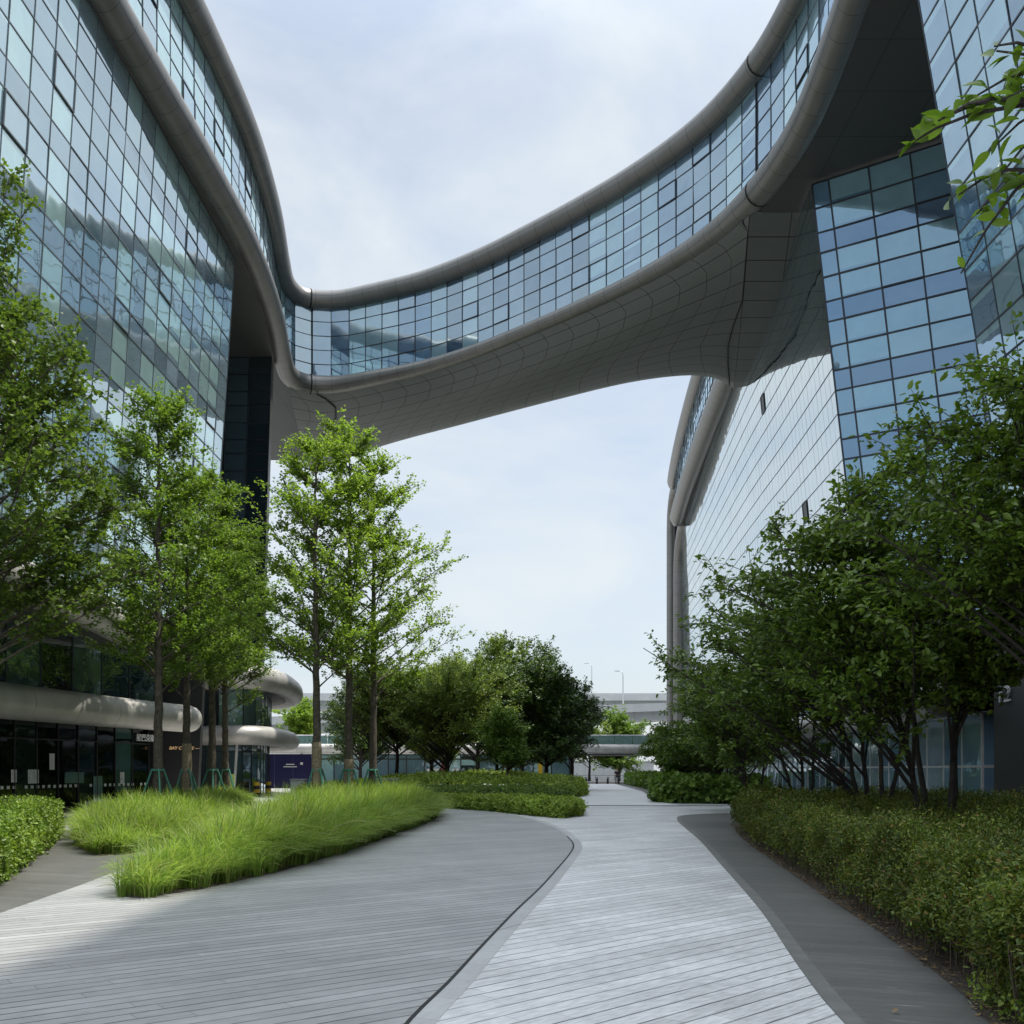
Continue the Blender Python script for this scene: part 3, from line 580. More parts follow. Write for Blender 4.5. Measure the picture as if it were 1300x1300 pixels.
# rounded pavilion end of the podium, beyond the passage
pav = [(-18.5, 57.0), (-16.6, 56.0), (-15.1, 55.9), (-14.35, 57.6), (-14.35, 61), (-15.0, 66.5), (-16.3, 71.5), (-19, 75.5), (-24, 78)]
pavi = [(-20, 58.6), (-17.6, 57.6), (-16.2, 57.6), (-15.6, 59), (-15.6, 61.5), (-16.2, 66), (-17.4, 70.3), (-20, 73.8), (-24, 76)]
tubep(LB, 'pavilion_roof_edge', [(p[0] , p[1]) for p in pav], 6.85, 0.7, -1, M['tubelow'], off=0.15)
tubep(LB, 'pavilion_canopy', pav, 3.55, 0.56, -1, M['tubelow'], off=0.05)
curtain(LB, spline(pavi, 1.5), -1, 4.05, 6.4, [2.35], M['glassR'], M['mull'])
curtain(LB, spline([(x - 0.2, y + 0.25) for x, y in pavi], 1.2), -1, 0.05, 3.2, [0.55, 2.6], M['glassD'], M['mull'])
for z, m_ in ((6.35, 'ceil'), (7.2, 'roof'), (3.2, 'walldark'), (4.0, 'roof')):
    mb = MB(); poly_uv(mb, pav + [(-30, 78), (-30, 57)], z); mb.build('pavilion_slab', M[m_], LB)
mb = MB(); mb.tube([(-16.15, 57.15, 0), (-15.95, 57.15, 3.2)], 0.08); mb.build('pavilion_post', M['white'], LB)

# right building ------------------------------------------------
curtain(RB, spline([(11.8, 2), (11.8, 30)], 1.4), 1, 7.3, 28.5, rowsF, M['glassB'], M['mull'], lean=(0.17, 0), tilt=0.004, mw=0.055, vw=0.035, md=0.02)
FT = (13.8, 45.3)
curtain(RB, np.array([FT] + [tuple(np.array(FT) + np.array((0.84, -0.543)) * s) for s in (0.75, 2.5, 4.25, 6.0, 7.75, 9.5, 11.25, 13.0, 14.75)]), -1, 7.3, 28.5, [1.12, 1.12, 0.92], M['glassT'], M['mull'], lean=(0.115, 0), vents=[(3, 1), (2, 4)], mw=0.07, md=0.04, spandrel=M['spanT'])
colsR = spline([FT, (14.5, 55), (15.35, 68), (17.9, 98), (19.3, 113)], 0.78)
leanR = np.stack([np.linspace(0.115, 0.02, len(colsR)), np.zeros(len(colsR))], 1)
curtain(RB, colsR, 1, 5.0, 28.5, [1.05], M['glassM'], M['mullL'], lean=leanR, vents=[(40, 13), (58, 16), (70, 19), (9, 12), (18, 4)], mw=0.055, md=0.012, tilt=0.0012, vw=0.008, vd=0.003, ventglass=M['walldark'])
mb = MB(); poly_uv(mb, [(11.9, 3), (12.3, 36), (12.65, 42), (12.0, 47), (14.9, 66.4), (15.6, 72), (19, 112), (45, 112), (45, 3)], 28.62); mb.build('ceiling', M['ceil'], RB)
mb = MB(); poly_uv(mb, [(12.1, 3), (12.3, 36), (12.65, 42), (12.0, 47), (14.8, 66), (15.6, 72), (18.8, 118), (45, 118), (45, 3)], 35.4); mb.build('roof', M['roof'], RB)
mb = MB()
mb.hexa([(16.85, 29.7, 0), (45, 29.7, 0), (45, 29.95, 0), (16.85, 29.95, 0), (12.0, 29.7, 28.55), (45, 29.7, 28.55), (45, 29.95, 28.55), (12.0, 29.95, 28.55)]); mb.build('end_wall', M['walldark'], RB)
mb = MB(); mb.box(19.6, 45, 112.6, 113, 0, 28.6); mb.box(19.4, 45, 117.6, 118, 28.6, 35.4); mb.build('gable_wall', M['wallgrey'], RB)
# ribbon running on behind the bridge and turning down to the ground at the far end
far = spline([(14.75, 65.6), (15.1, 69), (16.2, 86), (17.3, 100), (18.5, 112), (19.3, 118)], 1.4)
curtain(RB, far[far[:, 1] < 112.5], 1, ZB, ZT, [1.02], M['glassB'], M['mull'])
nf = normals2(far, 1)
def downturn(P2, zc, yb, xb, rad):
    P = [(x, y, zc) for x, y in P2 if y < yb - rad]; n_ = [(-1, 0, 0)] * len(P)
    for a in np.linspace(0, 90, 10): P.append((xb, yb - rad + rad * math.sin(R(a)), zc - rad + rad * math.cos(R(a)))); n_.append((-1, 0, 0))
    for z in np.arange(zc - rad - 1, -0.5, -1.5): P.append((xb, yb, z)); n_.append((-1, 0, 0))
    return P, n_
farF = spline([(14.75, 65.6), (15.1, 69), (16.2, 86), (17.3, 100), (18.5, 112), (19.3, 118)], 0.7)
def sweep3(name, P, r, m, root, r2=0.45):
    mb = MB(); P = [Vector(p) for p in P]; k = 18; U = 0; prev = None; rows = []
    for i, p in enumerate(P):
        t = (P[min(i + 1, len(P) - 1)] - P[max(i - 1, 0)]).normalized(); a = Vector((1, 0, 0)) - t * t.x; a.normalize(); b = t.cross(a)
        if prev is not None: U += (p - prev).length
        prev = p; rows.append((len(mb.v), U))
        q = r + (r2 - r) * min(1, max(0, (29.5 - p.z + (P[0].z - 29.15)) / 4.5))
        for j in range(k): th = 2 * math.pi * j / k; mb.v.append(tuple(p + a * q * math.cos(th) + b * q * math.sin(th)))
    for (A, ua), (B, ub) in zip(rows, rows[1:]):
        for j in range(k):
            j2 = (j + 1) % k; mb.f.append((A + j, A + j2, B + j2, B + j)); mb.mi.append(0); mb.uv.append(((ua, j), (ua, j + 1), (ub, j + 1), (ub, j)))
    return mb.build(name, m, root, smooth=True)
P, n_ = downturn(farF, ZT + 0.5, 121, 19.6, 5.0); sweep3('roof_edge', P, 0.74, M['tube'], RB, 0.6)
P, n_ = downturn(farF, ZB - 0.55, 113.4, 19.35, 5.0); sweep3('floor_edge', P, 0.8, M['tube'], RB, 0.78)
mb = MB()
for k in range(len(PROF) - 1):
    (a, za), (b, zb_) = base[k][NS - 1], base[k + 1][NS - 1]
    for u in range(8):
        x0, x1 = 1.5 * u, 1.5 * (u + 1)
        mb.quad([(a[0] + x0, a[1], za), (b[0] + x0, b[1], zb_), (b[0] + x1, b[1], zb_), (a[0] + x1, a[1], za)], ((x0, acc[k]), (x0, acc[k + 1]), (x1, acc[k + 1]), (x1, acc[k])))
mb.build('soffit', M['soffit'], RB)
# podium of the right building
tubep(RB, 'podium_edge', [(14.3, 2), (14.3, 22), (15.0, 26.5), (17, 29)], 7.1, 0.66, 1, M['tubelow'], cap1=True)
tubep(RB, 'podium_edge', [(16.5, 37), (15.2, 39), (15.3, 44), (16.2, 56), (19, 85), (20, 112)], 7.1, 0.62, 1, M['tubelow'])
tubep(RB, 'canopy', [(13.35, 30.6), (13.9, 38), (14.7, 46), (16, 60), (18.5, 90), (19, 112)], 3.8, 0.58, 1, M['tubelow'], cap0=True)
mb = MB(); mb.box(13.9, 45, 2, 28.4, 0, 6.9); mb.build('podium_wall', M['walldark'], RB)
mb = MB(); poly_uv(mb, [(13.4, 30.6), (14, 38), (14.8, 46), (16, 60), (18.5, 90), (19, 112), (45, 112), (45, 29.9)], 3.4); mb.build('canopy_ceiling', M['walldark'], RB)
mb = MB(); poly_uv(mb, [(13.4, 30.6), (14, 38), (14.8, 46), (16, 60), (18.5, 90), (19, 112), (45, 112), (45, 29.9)], 4.2); poly_uv(mb, [(15.3, 39), (15.4, 44), (16.3, 56), (19, 85), (20, 112), (45, 112), (45, 30)], 7.3); mb.build('terrace', M['roof'], RB)
curtain(RB, spline([(22, 31.6), (14.9, 31.2)], 1.2), 1, 0.1, 3.4, [1.7, 1.6], M['glassW'], M['white'], mw=0.09)
curtain(RB, spline([(14.9, 31.2), (15.2, 38), (16, 46), (17.3, 60), (19.4, 90), (20, 112)], 1.5), 1, 0.1, 3.4, [1.7, 1.6], M['glassW'], M['white'], mw=0.07)
curtain(RB, spline([(15.6, 38), (16.0, 44), (16.9, 56), (19.4, 85), (20.4, 112)], 1.6), 1, 4.3, 6.7, [2.4], M['glassD'], M['mull'])
# ------------------------------------------------------------------ far low retail building, hoarding, wall, overpass
RT = thing('retail_building', 'long low shop building with white tube canopy and glass balustrade beyond the trees', 'shop building', (-10, 112, 0))
tubep(RT, 'canopy', [(-60, 104), (-30, 109.5), (-22, 111), (-8, 112), (6, 112.2), (12, 112.4), (22, 113)], 3.95, 0.56, -1, M['tubelow'])
mb = MB(); mb.box(-60, 22, 112.3, 124, 3.3, 3.38); mb.build('canopy_ceiling', M['walldark'], RT)
mb = MB(); mb.box(-60, 22, 112.4, 124, 4.3, 4.4); mb.build('terrace', M['roof'], RT)
mb = MB()
for i in range(40): mb.box(-60 + i * 2.05, -60 + i * 2.05 + 1.98, 112.5, 112.54, 4.5, 5.45)
mb.build('balustrade', M['balus'], RT)
mb = MB(); mb.tube([(-60, 112.5, 5.52), (22, 112.5, 5.52)], 0.05); mb.build('handrail', M['white'], RT)
curtain(RT, spline([(-60, 113.2), (6.6, 113.2)], 2.1), -1, 0.05, 3.3, [0.5, 2.7], M['glassR'], M['walldark'], mw=0.14)
mb = MB(); mb.box(6.6, 7.0, 113.1, 123, 0, 3.3); mb.box(-60, 6.6, 122, 123, 0, 3.3); mb.build('wall', M['walldark'], RT)
for x0, x1, m_ in ((-8.1, -7.45, 'red'), (-9.8, -8.2, 'poster'), (-6.9, -6.1, 'poster'), (3.0, 3.5, 'yellow')):
    mb = MB(); mb.box(x0, x1, 113.0, 113.1, 0.5, 3.0 if m_ != 'poster' else 1.7); mb.build('window_poster', M[m_], RT)
HD = thing('hoarding', 'dark blue construction hoarding under the white canopy beside the rounded pavilion', 'hoarding', (-19, 81, 0))
mb = MB()
for i in range(4): mb.box(-22.6 + i * 1.53, -22.6 + i * 1.53 + 1.51, 81, 81.06, 0.05, 2.85)
mb.build('board', M['blue'], HD)
mb = MB(); mb.box(-18.6, -17.9, 80.985, 80.998, 2.0, 2.06); mb.box(-18.8, -17.7, 80.985, 80.998, 1.8, 1.86); mb.build('lettering', M['letter'], HD)
mb = MB(); mb.box(-17.4, -17.2, 80.93, 80.998, 2.0, 2.2); mb.build('lamp', M['white'], HD)
WL = thing('boundary_wall', 'pale concrete boundary wall seen through the passage behind the bollards', 'wall', (14, 150, 0))
mb = MB()
for i in range(6): mb.box(6 + i * 2.6, 8.585 + i * 2.6, 150, 150.3, 0, 2.75)
mb.build('wall', M['whitewall'], WL); mb = MB(); mb.box(5.9, 21.7, 149.93, 150.37, 2.752, 2.9); mb.build('coping', M['concrete'], WL)
RL = thing('road_railing', 'thin black road railing in front of the pale boundary wall', 'railing', (12, 146, 0))
mb = MB(); mb.tube([(4, 146, 0.75), (24, 146, 0.75)], 0.03, 6); mb.build('rail', M['black'], RL)
for i in range(8):
    mb = MB(); mb.tube([(4 + i * 2.8, 146, 0), (4 + i * 2.8, 146, 0.75)], 0.035, 6); mb.build('post', M['black'], RL)
def viaduct(label, y, z, za, zb, wdt, dark):
    v = thing('viaduct', label, 'overpass', (0, y, 0))
    def zz(x): return z + za * (x - 12) + zb
    X = list(np.linspace(-160, 220, 39))
    for nm, mt, y0, y1, d0, d1 in (('girder', 'concdark', y + 0.8, y + wdt - 0.8, -1.7, -0.3), ('deck', 'concrete', y, y + wdt, -0.298, 0.0), ('parapet', 'concrete', y, y + 0.25, 0.002, 1.0)):
        mb = MB()
        for a, b in zip(X, X[1:]): mb.hexa([(a, y0, zz(a) + d0), (b - 0.03, y0, zz(b) + d0), (b - 0.03, y1, zz(b) + d0), (a, y1, zz(a) + d0), (a, y0, zz(a) + d1), (b - 0.03, y0, zz(b) + d1), (b - 0.03, y1, zz(b) + d1), (a, y1, zz(a) + d1)])
        mb.build(nm, M[mt], v)
    for x in (-130, -95, -60, -25, 18, 60, 95, 130):
        mb = MB(); h = zz(x) - 1.702
        mb.hexa([(x - 0.9, y + wdt / 2 - 0.8, 0), (x + 0.9, y + wdt / 2 - 0.8, 0), (x + 0.9, y + wdt / 2 + 0.8, 0), (x - 0.9, y + wdt / 2 + 0.8, 0), (x - 0.9, y + wdt / 2 - 0.8, h - 2), (x + 0.9, y + wdt / 2 - 0.8, h - 2), (x + 0.9, y + wdt / 2 + 0.8, h - 2), (x - 0.9, y + wdt / 2 + 0.8, h - 2)])
        mb.hexa([(x - 0.91, y + 3, h - 2), (x + 0.91, y + 3, h - 2), (x + 0.91, y + wdt - 3, h - 2), (x - 0.91, y + wdt - 3, h - 2), (x - 0.91, y + 0.9, h), (x + 0.91, y + 0.9, h), (x + 0.91, y + wdt - 0.9, h), (x - 0.91, y + wdt - 0.9, h)])
        mb.build('pier', M['concrete'], v)
    return v
viaduct('upper deck of the elevated road crossing behind the trees', 178, 14.4, 0.0, 0.0, 13, True)
viaduct('lower sloping ramp of the elevated road in front of the upper deck', 160, 11.0, 0.035, 0.0, 9, True)
lamps = [(14.9, 184, 14.4, 7.0, 'street lamp on the upper elevated road left of the shorter one'), (18.6, 165, 11.3, 6.8, 'street lamp on the lower ramp nearest the tall building edge')]
for x, y, z, h, lb in lamps:
    s = thing('street_lamp', lb, 'street lamp', (x, y, z), 'street lamps on the elevated road')
    mb = MB(); mb.tube([(x, y, z), (x, y, z + h * 0.9), (x - 0.12, y, z + h * 0.97), (x - 0.6, y, z + h)], [0.14, 0.09, 0.08, 0.06], 6); mb.build('pole', M['steel'], s)
    mb = MB(); mb.box(x - 1.4, x - 0.5, y - 0.12, y + 0.12, z + h - 0.06, z + h + 0.05); mb.build('lamp_head', M['steel'], s)

# ------------------------------------------------------------------ foliage tools
def leaf_geo(pos, d, nrm, ln, wd, shape):
    """6-vertex leaves folded along the midrib -> verts, quads"""
    d = d / (np.linalg.norm(d, axis=1)[:, None] + 1e-9)
    s = np.cross(d, nrm); s /= (np.linalg.norm(s, axis=1)[:, None] + 1e-9); n2 = np.cross(s, d)
    a1, w1, a2, w2, cup, droop = shape
    ln = ln[:, None]; wd = wd[:, None]
    V = np.stack([pos, pos + d * ln * a1 + s * wd * w1 + n2 * wd * cup, pos + d * ln * a2 + s * wd * w2 + n2 * (wd * cup - ln * droop * a2), pos + d * ln - n2 * ln * droop,
                  pos + d * ln * a2 - s * wd * w2 + n2 * (wd * cup - ln * droop * a2), pos + d * ln * a1 - s * wd * w1 + n2 * wd * cup], 1)
    n = len(pos); b = np.arange(n)[:, None] * 6
    F = np.concatenate([b + np.array([[0, 1, 2, 3]]), b + np.array([[0, 3, 4, 5]])], 0)
    return V.reshape(-1, 3), F
def leaf_fine(pos, d, nrm, ln, wd, rng):
    d = d / (np.linalg.norm(d, axis=1)[:, None] + 1e-9); s_ = np.cross(d, nrm); s_ /= (np.linalg.norm(s_, axis=1)[:, None] + 1e-9); n2 = np.cross(s_, d)
    st = np.array([0.0, 0.1, 0.25, 0.42, 0.6, 0.76, 0.89, 1.0]); wv = np.array([0.03, 0.27, 0.45, 0.5, 0.42, 0.27, 0.11, 0.005]); n = len(pos); K = len(st)
    curl = rng.uniform(0.05, 0.4, n)[:, None]; tw = rng.normal(0, 0.12, n)[:, None]; L = ln[:, None]; W = wd[:, None]; V = []
    for t, w_ in zip(st, wv):
        mid = pos + d * L * (t - 0.12 * t * t * curl) - n2 * L * curl * t ** 2 * 0.6 + s_ * L * tw * t * t
        V += [mid + s_ * W * w_ + n2 * W * w_ * 0.42, mid, mid - s_ * W * w_ + n2 * W * w_ * 0.42]
    V = np.stack(V, 1).reshape(-1, 3); b = np.arange(n)[:, None] * K * 3; F = []
    for k in range(K - 1):
        a = k * 3; F += [b + np.array([[a, a + 3, a + 4, a + 1]]), b + np.array([[a + 1, a + 4, a + 5, a + 2]])]
    return V, np.concatenate(F)
LENS = (0.3, 0.48, 0.68, 0.42, 0.22, 0.12)
FAN = (0.62, 0.5, 1.02, 0.42, 0.15, 0.05)
OVAL = (0.25, 0.5, 0.72, 0.5, 0.18, 0.08)

def tubes_np(paths, radii, sides):
    """paths (N,K,3), radii (N,K) -> verts, quads"""
    Nn, K, _ = paths.shape
    T = np.gradient(paths, axis=1); T /= (np.linalg.norm(T, axis=2)[..., None] + 1e-9)
    ref = np.where(np.abs(T[..., 2:3]) > 0.9, np.array([1.0, 0, 0]), np.array([0, 0, 1.0]))
    A = np.cross(T, ref); A /= (np.linalg.norm(A, axis=2)[..., None] + 1e-9); B = np.cross(T, A)
    th = np.arange(sides) * 2 * np.pi / sides
    V = paths[:, :, None, :] + (A[:, :, None, :] * np.cos(th)[None, None, :, None] + B[:, :, None, :] * np.sin(th)[None, None, :, None]) * radii[:, :, None, None]
    base = (np.arange(Nn)[:, None, None] * K + np.arange(K - 1)[None, :, None]) * sides; j = np.arange(sides)[None, None, :]; j2 = (j + 1) % sides
    F = np.stack([base + j, base + j2, base + sides + j2, base + sides + j], -1).reshape(-1, 4)
    return V.reshape(-1, 3), F
def bez(a, b, c, k):
    t = np.linspace(0, 1, k)[None, :, None]; return a[:, None] * (1 - t) ** 2 + 2 * b[:, None] * t * (1 - t) + c[:, None] * t ** 2
def rnd_dir(rng, n):
    v = rng.normal(size=(n, 3)); return v / np.linalg.norm(v, axis=1)[:, None]

def tree(name, label, cat, group, loc, seed, stems, targets, leafmat, bark, twigs=9, twig_len=0.8, leaves=34, leaf=0.08, ratio=0.55, shape=LENS, rise=0.8, limb_r=0.05, bend=0.3, spread=0.9, jitter=0.05, up=0.5, sag=0.0, flat=0.6, wrap=None, tsides=10, fine=False):
    """stems: list of (points, r0, r1) from the base; targets: (N,3) limb ends.  Parts: trunk, crown"""
    rng = np.random.default_rng(seed); root = thing(name, label, cat, loc, group); VV = []; FF = []; off = 0
    def add(v, f):
        nonlocal off
        VV.append(v); FF.append(f + off); off += len(v)
    sp = []
    for pts, r0, r1 in stems:
        P = spline(np.asarray(pts, float), 0.25); k = len(P); r = np.linspace(r0, r1, k); r[0] *= 1.35; r[1:3] *= 1.12
        P[1:-1] += rng.normal(0, 0.012, (k - 2, 3)); v, f = tubes_np(P[None], r[None], tsides); add(v, f); sp.append((P, r))
    allP = np.concatenate([p for p, r in sp]); allR = np.concatenate([r for p, r in sp])
    T = np.asarray(targets, float); n = len(T)
    S = np.zeros_like(T); R0 = np.zeros(n)
    for i in range(n):
        h = np.hypot(allP[:, 0] - T[i, 0], allP[:, 1] - T[i, 1]); want = T[i, 2] - rise * h; cost = np.abs(allP[:, 2] - want) + 0.6 * h + (allP[:, 2] < 0.15 * T[:, 2].max()) * 3
        j = int(np.argmin(cost)); S[i] = allP[j]; R0[i] = allR[j]
    mid = S * 0.5 + T * 0.5; mid[:, 2] += bend * np.linalg.norm((T - S)[:, :2], axis=1) * rng.uniform(-0.1, 0.6, n); mid += rng.normal(0, 0.08, (n, 3))
    LP = bez(S, mid, T, 7); LR = np.minimum(R0 * 0.6, limb_r)[:, None] * np.linspace(1, 0.22, 7)[None] + 0.003
    v, f = tubes_np(LP, LR, 6); add(v, f)
    # twigs
    m = n * twigs; li = np.repeat(np.arange(n), twigs); tt = rng.uniform(0.22, 1.0, m) ** 0.8 * 6; k0 = np.minimum(tt.astype(int), 5); fr = (tt - k0)[:, None]
    A = LP[li, k0] * (1 - fr) + LP[li, k0 + 1] * fr; tg = LP[li, k0 + 1] - LP[li, k0]; tg /= np.linalg.norm(tg, axis=1)[:, None]
    rd = rnd_dir(rng, m); rd[:, 2] *= flat; D = tg * 0.75 + rd * spread + np.array([0, 0, up]); D /= np.linalg.norm(D, axis=1)[:, None]
    ll = twig_len * rng.uniform(0.45, 1.2, m)[:, None]
    B = A + D * ll; Bm = A + D * ll * 0.5; B[:, 2] -= sag * ll[:, 0] * rng.uniform(0.3, 1.0, m); Bm[:, 2] += 0.04
    TP = bez(A, Bm, B, 4); TR = np.full((m, 1), 0.009) * np.linspace(1, 0.4, 4)[None]
    v, f = tubes_np(TP, TR, 3); add(v, f)
    mesh_np('trunk', np.concatenate(VV), np.concatenate(FF), bark, root, smooth=True)
    q = m * leaves; ti = np.repeat(np.arange(m), leaves); u = rng.uniform(0.08, 1.05, q) * 3; k0 = np.minimum(u.astype(int), 2); fr = (u - k0)[:, None]
    pos = TP[ti, k0] * (1 - fr) + TP[ti, k0 + 1] * fr + rng.normal(0, jitter, (q, 3))
    dr = D[ti] * 0.5 + rnd_dir(rng, q) * 0.9; dr[:, 2] = dr[:, 2] * 0.6 - sag * 0.5; nr = rnd_dir(rng, q) * 0.75 + np.array([0, 0, 1.0])
    lw = leaf * rng.uniform(0.65, 1.2, q)
    v, f = leaf_fine(pos, dr, nr, lw, lw * ratio, rng) if fine else leaf_geo(pos, dr, nr, lw, lw * ratio, shape); mesh_np('crown', v, f, leafmat, root, smooth=fine)
    if wrap:
        for z0, z1, mt in wrap:
            P = sp[0][0]; sel = [p for p in P if z0 <= p[2] <= z1]; rr = [np.interp(p[2], P[:, 2], sp[0][1]) * 1.12 + 0.008 for p in sel]
            mb = MB(); mb.tube([tuple(np.array(p) + np.array(loc)) for p in sel], rr, 10); mb.build('trunk_wrap', mt, root, smooth=True)
    return root

def crown_targets(rng, n, cen, rad, lumps=5, shell=(0.45, 1.0), zmin=-1.0):
    """points spread through a lumpy crown"""
    L = [(np.array(cen) + rng.uniform(-0.55, 0.55, 3) * np.array(rad), rng.uniform(0.5, 0.75)) for _ in range(lumps)] + [(np.array(cen), 0.9)]
    o = []
    while len(o) < n:
        c, s = L[rng.integers(len(L))]; d = rng.normal(size=3); d /= np.linalg.norm(d)
        if d[2] < zmin: continue
        o.append(c + d * np.array(rad) * s * rng.uniform(*shell))
    return np.array(o)
def ginkgo_targets(rng, n, h0, h1, rmax, lean=(0, 0)):
    o = []
    for i in range(n):
        u = (i + rng.uniform(0, 1)) / n; z = h0 + (h1 - h0) * u; r = rmax * (min(1, 0.45 + 2.1 * u) if u < 0.3 else (1 - (u - 0.3) / 0.72) ** 0.75 + 0.04) * rng.uniform(0.55, 1.12)
        a = i * 2.399 + rng.uniform(-0.5, 0.5); o.append((r * math.cos(a) + lean[0] * u, r * math.sin(a) + lean[1] * u, z + rng.uniform(-0.2, 0.5)))
    return np.array(o)

# ------------------------------------------------------------------ ginkgo trees on the left
GG = 'young ginkgo trees beside the glass building'
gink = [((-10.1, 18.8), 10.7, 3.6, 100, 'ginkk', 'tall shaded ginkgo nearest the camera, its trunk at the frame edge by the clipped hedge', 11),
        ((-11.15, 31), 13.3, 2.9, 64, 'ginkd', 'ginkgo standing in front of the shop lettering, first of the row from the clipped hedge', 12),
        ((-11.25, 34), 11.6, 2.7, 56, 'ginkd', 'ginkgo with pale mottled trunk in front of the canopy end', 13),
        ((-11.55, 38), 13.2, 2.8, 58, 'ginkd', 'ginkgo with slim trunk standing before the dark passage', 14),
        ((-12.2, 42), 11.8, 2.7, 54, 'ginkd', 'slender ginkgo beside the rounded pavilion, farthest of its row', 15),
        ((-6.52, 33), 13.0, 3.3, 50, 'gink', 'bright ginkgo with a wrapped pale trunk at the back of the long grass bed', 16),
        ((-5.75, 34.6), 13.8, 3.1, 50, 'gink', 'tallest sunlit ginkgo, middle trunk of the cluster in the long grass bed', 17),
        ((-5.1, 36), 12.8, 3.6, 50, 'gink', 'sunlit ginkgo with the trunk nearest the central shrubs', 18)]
for (x, y), h, r, n, lm, lb, sd in gink:
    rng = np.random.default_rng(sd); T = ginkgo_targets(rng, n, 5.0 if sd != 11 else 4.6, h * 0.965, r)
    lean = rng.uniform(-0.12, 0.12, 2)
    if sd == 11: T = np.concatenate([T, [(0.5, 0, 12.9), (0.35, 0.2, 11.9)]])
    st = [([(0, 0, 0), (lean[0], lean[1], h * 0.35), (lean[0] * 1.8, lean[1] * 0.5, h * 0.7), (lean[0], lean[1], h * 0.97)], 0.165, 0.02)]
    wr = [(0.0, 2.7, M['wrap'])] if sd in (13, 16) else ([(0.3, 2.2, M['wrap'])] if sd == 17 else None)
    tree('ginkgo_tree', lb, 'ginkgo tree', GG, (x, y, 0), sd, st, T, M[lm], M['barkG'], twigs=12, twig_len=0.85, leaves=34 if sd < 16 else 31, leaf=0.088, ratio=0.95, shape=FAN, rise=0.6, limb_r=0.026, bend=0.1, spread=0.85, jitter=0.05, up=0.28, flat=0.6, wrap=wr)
def stake(x, y, lb, rot):
    s = thing('tree_stake', lb, 'tree stake', (x, y, 0), 'green tripod stakes round the ginkgo trunks')
    for k in range(4):
        a = rot + k * math.pi / 2; mb = MB(); mb.tube([(x + 0.72 * math.cos(a), y + 0.72 * math.sin(a), 0), (x + 0.17 * math.cos(a), y + 0.17 * math.sin(a), 1.62)], 0.032, 8); mb.build('leg', M['green'], s)
    mb = MB(); P = [(x + 0.175 * math.cos(rot + k * math.pi / 2), y + 0.175 * math.sin(rot + k * math.pi / 2), 1.58) for k in range(5)]
    for a, b in zip(P, P[1:]): mb.tube([a, b], 0.04, 8)
    mb.build('collar', M['green'], s)
SL = ['green stake frame round the ginkgo before the shop lettering', 'green stake frame round the pale mottled ginkgo trunk', 'green stake frame round the ginkgo before the dark passage', 'green stake frame beside the rounded pavilion', 'green stake frame round the wrapped trunk in the long grass', 'green stake frame round the tallest ginkgo', 'green stake frame round the trunk nearest the central shrubs']
for ((x, y), *_), lb, ro in zip(gink[1:], SL, (0.5, 0.9, 0.3, 1.0, 0.7, 0.2, 0.6)): stake(x, y, lb, ro)

# ------------------------------------------------------------------ cherry trees on the right
GC = 'multi-stemmed cherry trees behind the long hedge'
cher = [((7.5, 12.8), (-0.1, 0.0, 4.2), (3.3, 3.1, 2.45), 125, 21, 4, 'largest cherry tree behind the long hedge, its crown cut by the frame edge', 1.0),
        ((7.0, 16.2), (-0.6, 0.2, 4.2), (3.3, 3.1, 2.55), 125, 22, 4, 'cherry tree with a forked black trunk standing before the blue shop glass', 1.0),
        ((7.9, 21.5), (-1.0, 0, 4.1), (3.5, 3.2, 2.4), 120, 23, 4, 'cherry tree beside the walker in the white shirt', 1.1),
        ((8.4, 28.5), (-0.5, 0, 3.7), (3.2, 3.1, 2.3), 100, 24, 3, 'cherry tree rising over the end of the long hedge', 1.25),
        ((9.1, 37.5), (-0.1, 0, 3.3), (2.9, 3.2, 2.1), 80, 25, 3, 'cherry tree behind the short hedge by the white scaffold', 1.4),
        ((10.3, 49), (-0.5, 0, 2.8), (2.9, 3.4, 1.8), 74, 26, 4, 'low cherry tree with pale slanting stems in the short hedge', 1.7),
        ((11.2, 62), (-0.8, 0, 2.9), (3.0, 4.0, 1.8), 60, 27, 4, 'round cherry tree beside the far end of the path', 2.0),
        ((13.4, 79), (-0.6, 0, 3.2), (3.2, 4.0, 2.0), 44, 28, 4, 'cherry tree farthest down the path before the passage', 2.3)]
for (x, y), cen, rad, n, sd, ns_, lb, sc in cher:
    rng = np.random.default_rng(sd); T = crown_targets(rng, n, cen, rad, 7, (0.5, 1.0), -0.26 if sd < 25 else -0.5)
    st = []
    for k in range(ns_):
        a = k * 2 * math.pi / ns_ + rng.uniform(-0.4, 0.4); q = rng.uniform(0.25, 0.55); hh = cen[2] + rad[2] * rng.uniform(0.25, 0.6)
        st.append(([(0.06 * math.cos(a), 0.06 * math.sin(a), 0), (0.3 * math.cos(a), 0.3 * math.sin(a), 0.7), (rad[0] * q * 0.5 * math.cos(a) + cen[0] * 0.2, rad[1] * q * 0.5 * math.sin(a), hh * 0.55), (rad[0] * q * math.cos(a) + cen[0] * 0.8, rad[1] * q * math.sin(a), hh)], 0.058, 0.018))
    st.append(([(0, 0, 0), (0, 0, 0.35), (0.02, 0.02, 0.6)], 0.13, 0.07))
    tree('cherry_tree', lb, 'cherry tree', GC, (x, y, 0), sd, st, T, M['cherry'], M['barkD'], twigs=13, twig_len=0.82, leaves=int(21 / sc ** 0.5), leaf=0.118 * sc, ratio=0.5, shape=LENS, rise=0.75, limb_r=0.04, bend=0.4, spread=0.85, jitter=0.045, up=0.12, sag=0.18, flat=0.5)
